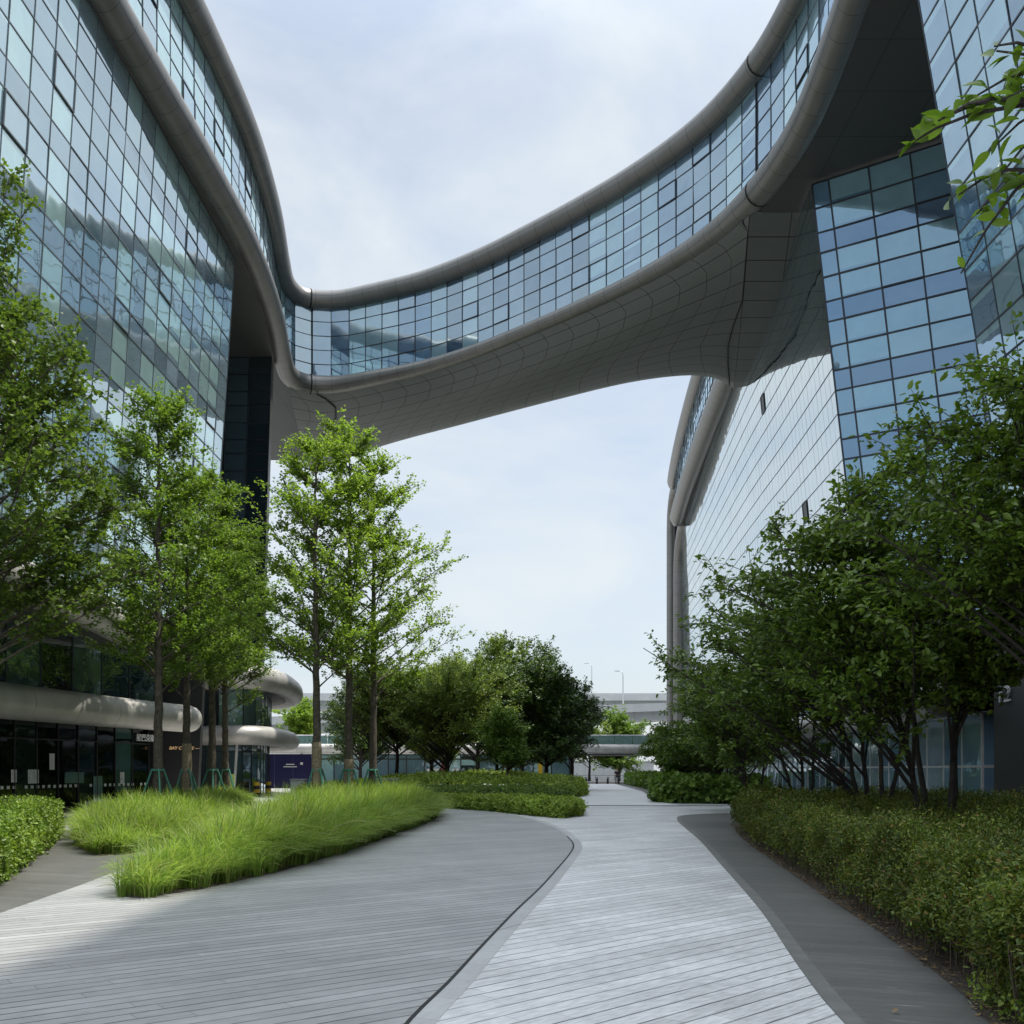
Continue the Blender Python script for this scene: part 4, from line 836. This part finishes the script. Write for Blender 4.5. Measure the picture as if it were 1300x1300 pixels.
# cherry close to the camera: trunk outside the frame, one bough reaching in
rng = np.random.default_rng(31)
T = np.concatenate([np.array([(-2.72, 1.15, 3.78), (-2.6, 1.25, 3.62), (-2.6, 1.1, 3.9), (-2.4, 1.1, 3.8)]), crown_targets(rng, 26, (0.6, 0.2, 4.8), (2.0, 2.0, 1.4), 4, (0.5, 1.0), -0.3)])
tree('cherry_tree', 'cherry tree beside the camera with one leafy bough hanging into the sky corner', 'cherry tree', 'multi-stemmed cherry trees behind the long hedge', (4.35, 2.1, 0), 31,
     [([(0, 0, 0), (0.1, 0, 1.2), (0.0, 0.1, 2.6), (0.2, 0.1, 4.5)], 0.13, 0.04), ([(0, 0, 0.5), (-0.5, 0.3, 2.0), (-1.3, 0.7, 3.2), (-2.15, 1.05, 3.75)], 0.08, 0.014)], T, M['cherryn'], M['barkD'], twigs=8, twig_len=0.32, leaves=9, leaf=0.08, ratio=0.46, shape=LENS, rise=0.4, limb_r=0.010, spread=0.8, jitter=0.012, up=0.05, sag=0.3, flat=0.5, fine=True)

# ------------------------------------------------------------------ trees in the middle distance
def round_tree(lb, x, y, h, r, rz, sd, lm, n=60, leaf=0.16, leaves=26, trunk=0.16, twl=1.0, ratio=0.5, shape=OVAL, name='broadleaf_tree', zc=None, cat='tree', group='evergreen trees beyond the low shrubs', bark='barkD', twigs=10):
    loc_near = y < 82; rng = np.random.default_rng(sd); zc = zc or h - rz; T = crown_targets(rng, n, (0, 0, zc), (r, r, rz), 8, (0.5, 1.0), -0.42 if loc_near else -0.9)
    tree(name, lb, cat, group, (x, y, 0), sd, [([(0, 0, 0), (0.08, 0, zc * 0.5), (-0.05, 0.1, zc), (0, 0, h * 0.85)], trunk, 0.03)], T, M[lm], M[bark], twigs=twigs, twig_len=twl, leaves=leaves, leaf=leaf, ratio=ratio, shape=shape, rise=0.7, limb_r=0.06, spread=0.9, jitter=0.1, up=0.12, flat=0.7)
round_tree('tall domed evergreen rising above all the other trees', -0.3, 98, 15.0, 5.4, 5.4, 41, 'camph', 130, 0.26, 30, 0.3, 1.4)
round_tree('domed evergreen with paler leaves in front of the tallest dome', -3.2, 90, 12.8, 6.0, 5.4, 42, 'mapl', 120, 0.24, 28, 0.25, 1.3)
round_tree('dark glossy evergreen spreading over the path end', 2.6, 76, 9.7, 3.8, 4.0, 43, 'camph', 130, 0.2, 30, 0.2, 1.1)
round_tree('dark evergreen with the outermost branches over the path', 4.7, 78, 8.4, 2.9, 3.4, 44, 'camph', 100, 0.2, 30, 0.18, 1.0)
round_tree('fine-leaved tree with feathery arching branches above the grey planter', -8.0, 68, 8.8, 4.1, 3.4, 45, 'mapl', 130, 0.16, 30, 0.16, 1.1)
round_tree('fine-leaved tree with a staked trunk before the pale shop windows', -4.4, 66, 9.3, 4.2, 3.6, 46, 'mapl', 140, 0.16, 30, 0.16, 1.1)
round_tree('feathery dark tree standing behind the tallest ginkgo', -10.6, 74, 8.8, 3.7, 3.2, 47, 'camph', 90, 0.18, 28, 0.16, 1.1)
round_tree('small pale green tree in front of the dark evergreens', -0.35, 60, 5.4, 1.7, 2.0, 48, 'bright', 60, 0.15, 22, 0.09, 0.6)
round_tree('deep green tree filling the gap behind the small pale tree', -1.2, 74, 8.8, 3.4, 3.6, 49, 'camph', 110, 0.2, 28, 0.17, 1.1)
round_tree('leafy evergreen filling the back of the grove', 0.9, 90, 10.5, 4.2, 4.6, 55, 'camph', 110, 0.24, 28, 0.2, 1.2)
round_tree('spreading fine-leaved tree at the back of the grove', -6.6, 80, 9.6, 4.2, 4.0, 56, 'mapl', 110, 0.22, 28, 0.2, 1.2)
round_tree('light green tree beyond the passage under the elevated road', 15.0, 138, 9.8, 4.4, 4.0, 50, 'bright', 90, 0.32, 26, 0.2, 1.5, group='trees beyond the shop building')
round_tree('small light tree behind the passage canopy', 10.5, 134, 8.6, 3.2, 3.0, 51, 'mapl', 50, 0.3, 26, 0.2, 1.4, group='trees beyond the shop building')
round_tree('young tree seen between the pavilion and the wrapped ginkgo trunk', -27.0, 126, 10.4, 3.2, 3.6, 52, 'gink', 56, 0.3, 26, 0.2, 1.4, group='trees beyond the shop building')
round_tree('bushy tree at the left end of the shop building terrace', -20.5, 128, 8.8, 3.4, 3.0, 53, 'camph', 56, 0.3, 26, 0.2, 1.4, group='trees beyond the shop building')
round_tree('dark tree behind the wrapped ginkgo, over the hoarding', -13.6, 88, 9.0, 3.6, 3.2, 54, 'camph', 60, 0.22, 28, 0.18, 1.2)
for x, y, lb in ((-4.6, 66, 'wooden stake frame round the fine-leaved tree trunk'), (-0.35, 60, 'wooden stake frame round the small pale tree')):
    s = thing('tree_stake', lb, 'tree stake', (x, y, 0), 'wooden stakes in the shrub beds')
    for k in range(3):
        a = k * 2.09 + 0.6; mb = MB(); mb.tube([(x + 0.8 * math.cos(a), y + 0.8 * math.sin(a), 0), (x + 0.12 * math.cos(a), y + 0.12 * math.sin(a), 1.9)], 0.05, 6); mb.build('leg', M['wrap'], s)

# ------------------------------------------------------------------ hedges
def inside(poly, P):
    poly = np.asarray(poly, float); x, y = P[:, 0], P[:, 1]; r = np.zeros(len(P), bool); j = len(poly) - 1
    for i in range(len(poly)):
        xi, yi = poly[i]; xj, yj = poly[j]
        c = ((yi > y) != (yj > y)) & (x < (xj - xi) * (y - yi) / (yj - yi + 1e-12) + xi); r ^= c; j = i
    return r
def shrink(poly, d):
    P = np.asarray(poly, float); n = len(P); o = []
    A = 0.5 * sum(P[i][0] * P[(i + 1) % n][1] - P[(i + 1) % n][0] * P[i][1] for i in range(n)); sg = 1 if A > 0 else -1
    for i in range(n):
        a = P[i] - P[i - 1]; b = P[(i + 1) % n] - P[i]; na = np.array((-a[1], a[0])) / (np.linalg.norm(a) + 1e-9); nb_ = np.array((-b[1], b[0])) / (np.linalg.norm(b) + 1e-9); m = na + nb_; m /= (np.linalg.norm(m) + 1e-9); o.append(P[i] + m * d * sg)
    return np.array(o)
def hnoise(x, y, s):
    return 0.5 * np.sin(x * 2.1 * s + 1.3 * np.sin(y * 1.7 * s)) + 0.5 * np.sin(y * 2.7 * s + 1.1 * np.sin(x * 1.9 * s + 2))
def hedge(label, poly, h, lm, seed, n_top, n_side, leaf, ratio=0.45, bump=0.07, cluster=10, clen=0.16, low=0.0, near=0.0, stems=0, group=None, name='hedge', dome=0.0, visible_side=None, lump=0.06):
    rng = np.random.default_rng(seed); poly = np.asarray(poly, float); cx, cy = poly.mean(0)
    root = thing(name, label, 'hedge', (cx, cy, 0), group)
    lo, hi = poly.min(0), poly.max(0); P = np.zeros((0, 2)); nc = n_top // cluster
    while len(P) < nc:
        q = rng.uniform(lo, hi, (nc * 3, 2))
        if near: q = q[rng.uniform(0, 1, len(q)) < np.clip((near / np.maximum(q[:, 1], 2)) ** 1.3, 0.05, 1)]
        P = np.concatenate([P, q[inside(poly, q)]])
    P = P[:nc]
    ctr = poly.mean(0); ext = (hi - lo) / 2
    def top(x, y):
        e = np.clip(1 - (((x - ctr[0]) / ext[0]) ** 2 + ((y - ctr[1]) / ext[1]) ** 2), 0, 1) if dome else 0
        return h + bump * hnoise(x, y, 1.0) + lump * 0.6 * hnoise(x + 3, y, 3.1) + dome * e
    z = top(P[:, 0], P[:, 1]) - rng.uniform(0, 0.10, nc); cp = np.column_stack([P, z]); cn = np.column_stack([rng.normal(0, 0.45, (nc, 2)), np.full(nc, 1.0)])
    # sides
    E = np.concatenate([poly, poly[:1]]); seg = np.linalg.norm(np.diff(E, axis=0), axis=1); w_ = seg.copy()
    mids = (E[1:] + E[:-1]) / 2
    if near: w_ = w_ * np.clip((near / np.maximum(mids[:, 1], 2)) ** 1.2, 0.05, 1)
    if visible_side is not None: w_ = w_ * np.array([1.0 if visible_side(m) else 0.08 for m in mids])
    ms = n_side // cluster; si = rng.choice(len(seg), ms, p=w_ / w_.sum()); t = rng.uniform(0, 1, ms)[:, None]; sp_ = E[si] * (1 - t) + E[si + 1] * t
    A = 0.5 * np.sum(E[:-1, 0] * E[1:, 1] - E[1:, 0] * E[:-1, 1]); sg = 1 if A > 0 else -1
    dv = (E[si + 1] - E[si]) / seg[si][:, None]; on = np.column_stack([dv[:, 1], -dv[:, 0]]) * sg
    if near:
        hole = hnoise(sp_[:, 0] * 1.3 + sp_[:, 1], sp_[:, 1] * 0.8, 1.9) < rng.uniform(-0.9, 0.4, ms); sh_ = np.where(hole, rng.uniform(0.1, 0.75, ms), 0.75)
    else: sh_ = np.full(ms, 0.75)
    zz = low + (top(sp_[:, 0], sp_[:, 1]) - low) * rng.uniform(0, 1, ms) ** sh_
    ov = 0.10 * np.sin(zz / h * math.pi) + lump * hnoise(sp_[:, 0] + zz * 1.7, sp_[:, 1], 2.3) - lump
    sp_ = sp_ + on * (ov + rng.uniform(-0.12, 0.02, ms))[:, None]
    cp = np.concatenate([cp, np.column_stack([sp_, zz])]); cn = np.concatenate([cn, np.column_stack([on * 0.9, np.full(ms, 0.35)]) + rng.normal(0, 0.35, (ms, 3))])
    cn /= np.linalg.norm(cn, axis=1)[:, None]; nn_ = len(cp); q = nn_ * cluster; ci = np.repeat(np.arange(nn_), cluster)
    s = rng.uniform(-0.2, 1, q)[:, None]; side = np.cross(cn, rnd_dir(rng, nn_)); side /= np.linalg.norm(side, axis=1)[:, None]
    fs = np.clip(cp[ci, 1] / 14, 1, 3)[:, None] if near else np.ones((q, 1))
    axis = cn + side * 0.8; pos = cp[ci] + axis[ci] * clen * s + rng.normal(0, clen * 0.25, (q, 3)) * fs ** 0.5; dr = axis[ci] * 0.4 + rnd_dir(rng, q); nr = cn[ci] + rnd_dir(rng, q) * 0.7 + np.array([0, 0, 0.4])
    pos[:, 2] = np.maximum(pos[:, 2], 0.03)
    lw = leaf * rng.uniform(0.65, 1.25, q) * fs[:, 0]
    v, f = leaf_geo(pos, dr, nr, lw, lw * ratio, OVAL); v = v - np.array([cx, cy, 0]); mesh_np('foliage', v, f, M[lm], root)
    # dark twiggy inside
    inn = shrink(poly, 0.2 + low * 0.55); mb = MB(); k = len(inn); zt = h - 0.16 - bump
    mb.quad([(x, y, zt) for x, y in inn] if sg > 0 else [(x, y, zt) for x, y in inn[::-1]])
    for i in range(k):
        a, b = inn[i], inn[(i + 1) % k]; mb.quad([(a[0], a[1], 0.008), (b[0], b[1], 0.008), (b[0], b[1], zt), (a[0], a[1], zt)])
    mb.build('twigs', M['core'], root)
    if stems:
        w2 = w_ / w_.sum(); si = rng.choice(len(seg), stems, p=w2); t = rng.uniform(0, 1, stems)[:, None]; b0 = E[si] * (1 - t) + E[si + 1] * t; dv = (E[si + 1] - E[si]) / seg[si][:, None]; on = np.column_stack([dv[:, 1], -dv[:, 0]]) * sg
        b0 = b0 - on * rng.uniform(0.05, 0.5, stems)[:, None]; a = np.column_stack([b0, np.zeros(stems)]); c = np.column_stack([b0 + rng.normal(0, 0.06, (stems, 2)), np.full(stems, h * 0.62)]); b = (a + c) / 2 + rng.normal(0, 0.04, (stems, 3))
        v, f = tubes_np(bez(a, b, c, 5), np.full((stems, 5), 0.0055), 4); mesh_np('stems', v - np.array([cx, cy, 0]), f, M['stem'], root)
    return root

edgeH = offs(spline([(2.75, -3), (2.85, 1), (2.95, 4), (3.1, 6.19), (3.3, 7), (3.66, 9.3), (4.03, 12.4), (4.45, 15.6), (5.1, 20.5), (5.9, 25.5)], 0.5), 0.03)
hp = [tuple(p) for p in edgeH] + [(6.3, 27.2), (7.0, 28.3), (8.6, 29.2), (12.2, 29.4), (12.4, 20), (12.4, -3)]
hedge('long loose nandina hedge with reddish tips along the dark paving band', hp, 0.9, 'nand', 61, 270000, 210000, 0.040, 0.34, 0.14, 14, 0.13, low=0.2, near=9.0, stems=1700, lump=0.16, visible_side=lambda m: m[0] < 8.8)
hedge('short clipped hedge along the far path before the white scaffold', [(7.1, 48.6), (7.6, 47.2), (10.9, 45.6), (12.2, 47.5), (13.5, 60), (14.5, 100), (12.6, 108), (10.9, 74), (9.2, 60)], 1.02, 'azald', 62, 26000, 26000, 0.11, 0.5, 0.06, 8, 0.14, near=60.0)
hedge('clipped box hedge with sunlit top at the frame edge before the coffee shop', [(-6.7, 12.2), (-6.85, 13.0), (-7.7, 15.4), (-9.1, 19.2), (-10.3, 22.4), (-11.3, 23.6), (-13, 23.6), (-15.5, 22), (-15.5, 11), (-8.2, 11.2)], 0.84, 'box', 63, 56000, 56000, 0.055, 0.6, 0.05, 8, 0.07, dome=0.12, visible_side=lambda m: m[0] > -12.5)
HG = 'low shrub beds by the fork of the path'
hedge('low bright shrub bed in front, ending in a rounded tip by the light path', [(-3.2, 41), (-0.9, 37.9), (0.8, 33.7), (1.65, 32.2), (2.35, 33.9), (2.55, 37), (1.5, 40.2), (0, 42), (-3.0, 43)], 0.46, 'azal', 64, 26000, 16000, 0.085, 0.5, 0.05, 8, 0.1, group=HG)
hedge('middle shrub bed, deeper green than the bed in front', [(-6, 46), (-1, 45), (1.5, 43.6), (2.55, 44.2), (3.0, 47.5), (1.5, 51), (-6, 53)], 0.66, 'azald', 65, 20000, 14000, 0.1, 0.5, 0.05, 8, 0.12, group=HG)
hedge('mounded shrub bed at the back under the evergreens', [(-9, 57), (0, 55.5), (3, 54.5), (4.5, 60), (4.9, 70), (3, 80), (-12, 80), (-13, 60)], 0.6, 'azal', 66, 40000, 16000, 0.13, 0.5, 0.1, 8, 0.16, group=HG, dome=0.75)
# ------------------------------------------------------------------ ornamental grass
def grass(label, poly, seed, nclump, per, hmin, hmax, wfac=1.0):
    rng = np.random.default_rng(seed); poly = np.asarray(poly, float); lo, hi = poly.min(0), poly.max(0); P = np.zeros((0, 2))
    while len(P) < nclump:
        q = rng.uniform(lo, hi, (nclump * 4, 2)); q = q[rng.uniform(0, 1, len(q)) < np.clip((16 / q[:, 1]) ** 0.8, 0.2, 1)]; P = np.concatenate([P, q[inside(poly, q)]])
    P = P[:nclump]; n = nclump * per; ci = np.repeat(np.arange(nclump), per); a = rng.uniform(0, 2 * np.pi, n); wind = rng.normal(0, 0.13, (nclump, 2))[ci] + np.array([0.05, -0.03])
    E0 = np.roll(poly, -1, 0); dm = np.full(nclump, 9.0)
    for a_, b_ in zip(poly, E0):
        ab = b_ - a_; tt = np.clip(((P - a_) @ ab) / (ab @ ab), 0, 1); dm = np.minimum(dm, np.linalg.norm(P - (a_ + tt[:, None] * ab), axis=1))
    dome = 0.66 + 0.34 * np.clip(dm / 0.75, 0, 1) ** 0.8
    ch = dome[ci] * (rng.uniform(hmin, hmax, nclump) * np.clip(0.72 + (P[:, 1] - lo[1]) / 12, 0.72, 1.0))[ci]
    H = ch * rng.uniform(0.6, 1.12, n); spread = rng.uniform(0.12, 1.15, n) ** 0.8 * H
    od = np.column_stack([np.cos(a), np.sin(a)]); r0 = rng.uniform(0, 0.12, n)[:, None]
    b = np.column_stack([P[ci] + od * r0, np.zeros(n)]); out_ = od * spread[:, None] + wind * H[:, None]
    K = 5; t = np.linspace(0, 1, K); pts = np.zeros((n, K, 3))
    for k in range(K):
        pts[:, k, :2] = b[:, :2] + out_ * (t[k] ** 1.8)[None] ; pts[:, k, 2] = H * (t[k] * 1.3 - 0.74 * t[k] ** 2.3 * (spread / H + 0.1))
    side = np.column_stack([-np.sin(a), np.cos(a), rng.normal(0, 0.3, n)]); side /= np.linalg.norm(side, axis=1)[:, None]
    wdt = 0.0052 * wfac * rng.uniform(0.7, 1.3, n) * np.clip(P[ci, 1] / 13, 1, 2.6); prof = np.array([0.8, 1.0, 0.9, 0.6, 0.12])
    Lp = pts - side[:, None] * (wdt[:, None] * prof)[..., None]; Rp = pts + side[:, None] * (wdt[:, None] * prof)[..., None]
    V = np.stack([Lp, Rp], 2).reshape(-1, 3); base = np.arange(n)[:, None] * K * 2 + np.arange(K - 1)[None] * 2
    F = np.stack([base, base + 1, base + 3, base + 2], -1).reshape(-1, 4)
    o = mesh_np('ornamental_grass', V, F, M['grass']); tag(o, label, 'grass', None, 'stuff'); return o
G1 = [(-4.95, 12.4), (-4.6, 12.2), (-4.15, 13.1), (-3.6, 15.5), (-3.25, 19), (-2.95, 23), (-2.7, 28), (-2.5, 32), (-2.8, 36), (-4, 38.3), (-6.5, 38.6), (-7.3, 36), (-6.7, 30), (-6.0, 24), (-5.5, 20), (-5.1, 16.5), (-5.05, 14.2)]
G2 = [(-7.6, 18.2), (-7.25, 18.6), (-7.3, 22), (-8.3, 28), (-9.7, 36), (-11.5, 43), (-13, 43), (-12.8, 38), (-12.3, 32), (-11.3, 26), (-10.0, 22.7), (-8.8, 20)]
sheet('grass_soil', G1, 0.0095, M['soil']); sheet('grass_soil', G2, 0.0095, M['soil'])
grass('long bed of arching ornamental grass in front, edged by the plank paving', G1, 71, 1500, 80, 0.8, 1.2)
grass('smaller bed of ornamental grass behind the dark side path', G2, 72, 850, 65, 0.7, 1.05)

# ------------------------------------------------------------------ small things
def rail_fence(lb, pts, h):
    f = thing('border_fence', lb, 'border fence', (*pts[0], 0), 'low green border fences in the grass beds')
    mb = MB(); mb.tube([(x, y, h) for x, y in pts], 0.018, 6); mb.build('rail', M['green'], f)
    for x, y in (pts[0], pts[len(pts) // 2], pts[-1]):
        mb = MB(); mb.tube([(x, y, 0), (x, y, h + 0.06)], 0.03, 8); mb.build('post', M['green'], f)
rail_fence('low green rail half hidden in the front grass bed', [(-3.95, 16.2), (-3.85, 19.0), (-3.75, 21.5)], 0.5)
rail_fence('low green rail at the corner of the smaller grass bed', [(-10.1, 23.6), (-9.2, 21.6), (-8.3, 19.8)], 0.4)
b0 = thing('bollard', 'black bollards in a row across the path end before the passage', 'bollard', (8.2, 109, 0), 'black bollards across the path end')
mb = MB(); mb.tube([(8.2, 109, 0), (8.2, 109, 0.72), (8.2, 109, 0.78)], [0.12, 0.12, 0.08], 12); mb.build('post', M['black'], b0)
mb = MB(); mb.tube([(8.2, 109, 0.62), (8.2, 109, 0.68)], 0.124, 12); mb.build('band', M['steel'], b0)
for x in (9.4, 10.6, 11.8):
    c = b0.copy(); COL.objects.link(c); c.location = (x, 109, 0)
    for ch in list(b0.children):
        d = ch.copy(); COL.objects.link(d); d.parent = c
# yellow and black guard posts at the pavilion
for x, y, lb in ((-14.9, 60.2, 'yellow and black striped guard post at the pavilion door, farther from the glass corner'), (-15.0, 57.9, 'yellow and black striped guard post at the pavilion glass corner')):
    g = thing('guard_post', lb, 'guard post', (x, y, 0), 'striped guard posts at the pavilion')
    for k in range(4):
        mb = MB(); mb.tube([(x, y, 0.02 + k * 0.21), (x, y, 0.225 + k * 0.21)], 0.17, 10); mb.build('stripe', M['yellow' if k % 2 else 'black'], g)
    mb = MB(); mb.tube([(x, y, 0), (x, y, 0.02)], 0.22, 10); mb.build('base', M['black'], g)
pl = thing('planter', 'grey concrete planter box in front of the fine-leaved tree', 'planter', (-7.3, 58, 0)); mb = MB(); mb.box(-7.9, -6.7, 57.5, 58.5, 0, 1.0); mb.build('box', M['concdark'], pl); mb = MB(); mb.box(-7.98, -6.62, 57.42, 58.58, 1.002, 1.08); mb.build('rim', M['concdark'], pl)
cb = thing('utility_box', 'small pale utility box beside the blue hoarding', 'utility box', (-13.6, 62.5, 0)); mb = MB(); mb.box(-14.0, -13.1, 62.2, 62.9, 0.1, 0.95); mb.build('cabinet', M['whitewall'], cb); mb = MB(); mb.box(-14.05, -13.05, 62.15, 62.95, 0.952, 1.0); mb.build('lid', M['concrete'], cb)
sb = thing('sign_board', 'white post with a green and white notice board by the pavilion', 'notice board', (-15.7, 54.7, 0)); mb = MB(); mb.box(-15.95, -15.4, 54.6, 54.66, 0.35, 1.35); mb.build('board', M['postergreen'], sb); mb = MB(); mb.tube([(-15.67, 54.72, 0), (-15.67, 54.72, 1.3)], 0.035); mb.build('post', M['white'], sb)
# white scaffold tower under the trees
sc = thing('scaffold_tower', 'white scaffold tower standing behind the short hedge', 'scaffold', (12.2, 56, 0))
mb = MB()
for x in (11.7, 12.9):
    for y in (55.6, 56.4): mb.tube([(x, y, 0), (x, y, 2.25)], 0.045, 6)
mb.build('frame', M['white'], sc)
mb = MB()
for z in (0.5, 1.1, 1.6, 2.1):
    for y in (55.6, 56.4): mb.tube([(11.7, y, z), (12.9, y, z)], 0.035, 6)
    mb.tube([(11.7, 55.6, z), (11.7, 56.4, z)], 0.035, 6); mb.tube([(12.9, 55.6, z), (12.9, 56.4, z)], 0.035, 6)
mb.build('rungs', M['white'], sc)
mb = MB(); mb.tube([(11.7, 55.6, 1.9), (12.9, 55.6, 0.6)], 0.04, 6); mb.build('brace', M['white'], sc)
# fallen leaf and leaf litter
rng = np.random.default_rng(81); n = 2600; t = rng.uniform(0, 1, n) ** 1.3 * (len(edgeC) * 0.7 - 2) + 12; i0 = t.astype(int); fr = (t - i0)[:, None]; p = edgeC[i0] * (1 - fr) + edgeC[i0 + 1] * fr + normals2(edgeC, -1)[i0] * rng.exponential(0.14, n)[:, None]
lw = rng.uniform(0.02, 0.05, n); v, f = leaf_geo(np.column_stack([p, rng.uniform(0.012, 0.03, n)]), np.column_stack([rng.normal(size=(n, 2)), np.zeros(n)]), rnd_dir(rng, n) * 0.4 + np.array([0, 0, 1]), lw, lw * 0.5, OVAL)
tag(mesh_np('leaf_litter', v, f, M['litter']), 'dry leaf litter along the foot of the long hedge', 'leaf litter', None, 'stuff')
v, f = leaf_geo(np.array([(2.48, 6.42, 0.016)]), np.array([(1, 0.35, 0.12)]), np.array([(0.1, -0.3, 1)]), np.array([0.05]), np.array([0.03]), (0.25, 0.5, 0.72, 0.5, 0.5, -0.2))
tag(mesh_np('fallen_leaf', v, f, M['litter']), 'single curled dry leaf lying on the dark paving band', 'leaf')

rng = np.random.default_rng(91); n = 2600; cc = np.column_stack([rng.uniform(3.05, 3.75, 70), rng.uniform(5.3, 6.9, 70)]); cc = cc[cc[:, 0] > 3.02 + (cc[:, 1] - 5.3) * 0.1]; ci = rng.integers(0, len(cc), n)
p = np.column_stack([cc[ci] + rng.normal(0, 0.06, (n, 2)), rng.uniform(0.03, 0.2, n)]); lw = rng.uniform(0.02, 0.045, n)
v, f = leaf_geo(p, rnd_dir(rng, n), rnd_dir(rng, n) * 0.6 + np.array([0, 0, 1]), lw, lw * 0.5, OVAL)
tag(mesh_np('undergrowth', v, f, M['azal']), 'low green weeds at the near foot of the long hedge', 'weeds', None, 'stuff')

# ------------------------------------------------------------------ lettering
def text(name, s, size, m, loc, rot, label, cat='sign', sx=1.0, shear=0.0, ext=0.02):
    cu = bpy.data.curves.new(name, 'FONT'); cu.body = s; cu.size = size; cu.extrude = ext; cu.align_x = 'CENTER'; cu.shear = shear; cu.materials.append(m)
    o = bpy.data.objects.new(name, cu); COL.objects.link(o); o.location = loc; o.rotation_euler = rot; o.scale = (sx, 1, 1)
    dg = bpy.context.evaluated_depsgraph_get(); me = bpy.data.meshes.new_from_object(o.evaluated_get(dg))
    r = bpy.data.objects.new(name, me); COL.objects.link(r); r.location = loc; r.rotation_euler = rot; r.scale = (sx, 1, 1); bpy.data.objects.remove(o)
    return tag(r, label, cat)
def facing(a, b):   # rotation of upright lettering on a wall running a -> b (read from the court)
    return (R(90), 0, math.atan2(b[1] - a[1], b[0] - a[0]))
text('shop_sign', '星巴克咖啡', 0.34, M['letter'], (-15.8, 42.75, 2.85), facing((-16.9, 38), (-15.9, 43)), 'white Chinese lettering of the coffee shop under the canopy', sx=1.05)
text('shop_sign', 'BAY COFFEE —', 0.2, M['letterwarm'], (-14.75, 44.3, 2.5), (R(90), 0, R(12)), 'small warm lit BAY COFFEE lettering under the canopy end', shear=0.25, sx=0.95)
o = text('building_number', '12', 0.66, M['number'], (13.86, 27.75, 3.5), (R(90), 0, R(-90)), 'white building number 12 on the dark podium wall behind the cherry trees', ext=0.03, sx=1.15)

# ------------------------------------------------------------------ people
def person(lb, loc, rz, shirt, trousers, pose):
    root = thing('person', lb, 'person', loc, None)
    root.rotation_euler = (0, 0, rz)
    def skin(name, J, E, rad, m, sub=2):
        me = bpy.data.meshes.new(name); me.from_pydata(J, E, []); me.materials.append(m); o = bpy.data.objects.new(name, me); COL.objects.link(o); o.parent = root
        md = o.modifiers.new('skin', 'SKIN'); md.use_smooth_shade = True
        for v, r in zip(me.skin_vertices[0].data, rad): v.radius = (r, r * 0.8)
        me.skin_vertices[0].data[0].use_root = True
        o.modifiers.new('sub', 'SUBSURF').render_levels = sub; o.modifiers['sub'].levels = 1
        return o
    st, fw = pose
    J = [(0, 0, .95), (0, 0, 1.15), (0, 0, 1.4), (0, 0.01, 1.52), (0, 0.02, 1.6), (0, 0.02, 1.7), (-.19, 0, 1.4), (-.25, .02, 1.13), (-.24, fw, .9), (.19, 0, 1.4), (.25, .02, 1.13), (.24, fw * 1.5, .9),
         (-.1, 0, .9), (-.11, st * .5 + .02, .5), (-.11, st * .2, .08), (-.11, st * .2 + .16, .04), (.1, 0, .9), (.11, -st * .4 + .03, .5), (.11, -st, .09), (.11, -st + .16, .05), (-.24, fw + .05, .82), (.24, fw * 1.5 + .05, .82)]
    E = [(0, 1), (1, 2), (2, 3), (3, 4), (4, 5), (2, 6), (6, 7), (7, 8), (8, 20), (2, 9), (9, 10), (10, 11), (11, 21), (0, 12), (12, 13), (13, 14), (14, 15), (0, 16), (16, 17), (17, 18), (18, 19)]
    rad = [.14, .13, .15, .055, .085, .075, .07, .05, .035, .07, .05, .035, .09, .065, .045, .04, .09, .065, .045, .04, .03, .03]
    skin('body', J, E, rad, M['skin'])
    sj = [0, 1, 2, 6, 7, 9, 10]; mp_ = {k: i for i, k in enumerate(sj)}
    skin('shirt', [J[k] for k in sj], [(mp_[a], mp_[b]) for a, b in E if a in mp_ and b in mp_], [rad[k] + .025 for k in sj], shirt)
    tj = [0, 12, 13, 14, 16, 17, 18]; mp_ = {k: i for i, k in enumerate(tj)}
    skin('trousers', [J[k] for k in tj], [(mp_[a], mp_[b]) for a, b in E if a in mp_ and b in mp_], [rad[k] + .022 for k in tj], trousers)
    skin('hair', [(0, 0, 1.66), (0, 0.005, 1.74)], [(0, 1)], [.085, .07], M['black'])
person('person in a white shirt walking between the cherry trunks and the shop glass', (10.0, 29.9, 0), R(60), M['cloth'], M['clothd'], (.18, .06))
person('guard in dark clothes standing by the bollards at the path end', (11.4, 107, 0), R(180), M['clothd'], M['clothd'], (.0, .03))
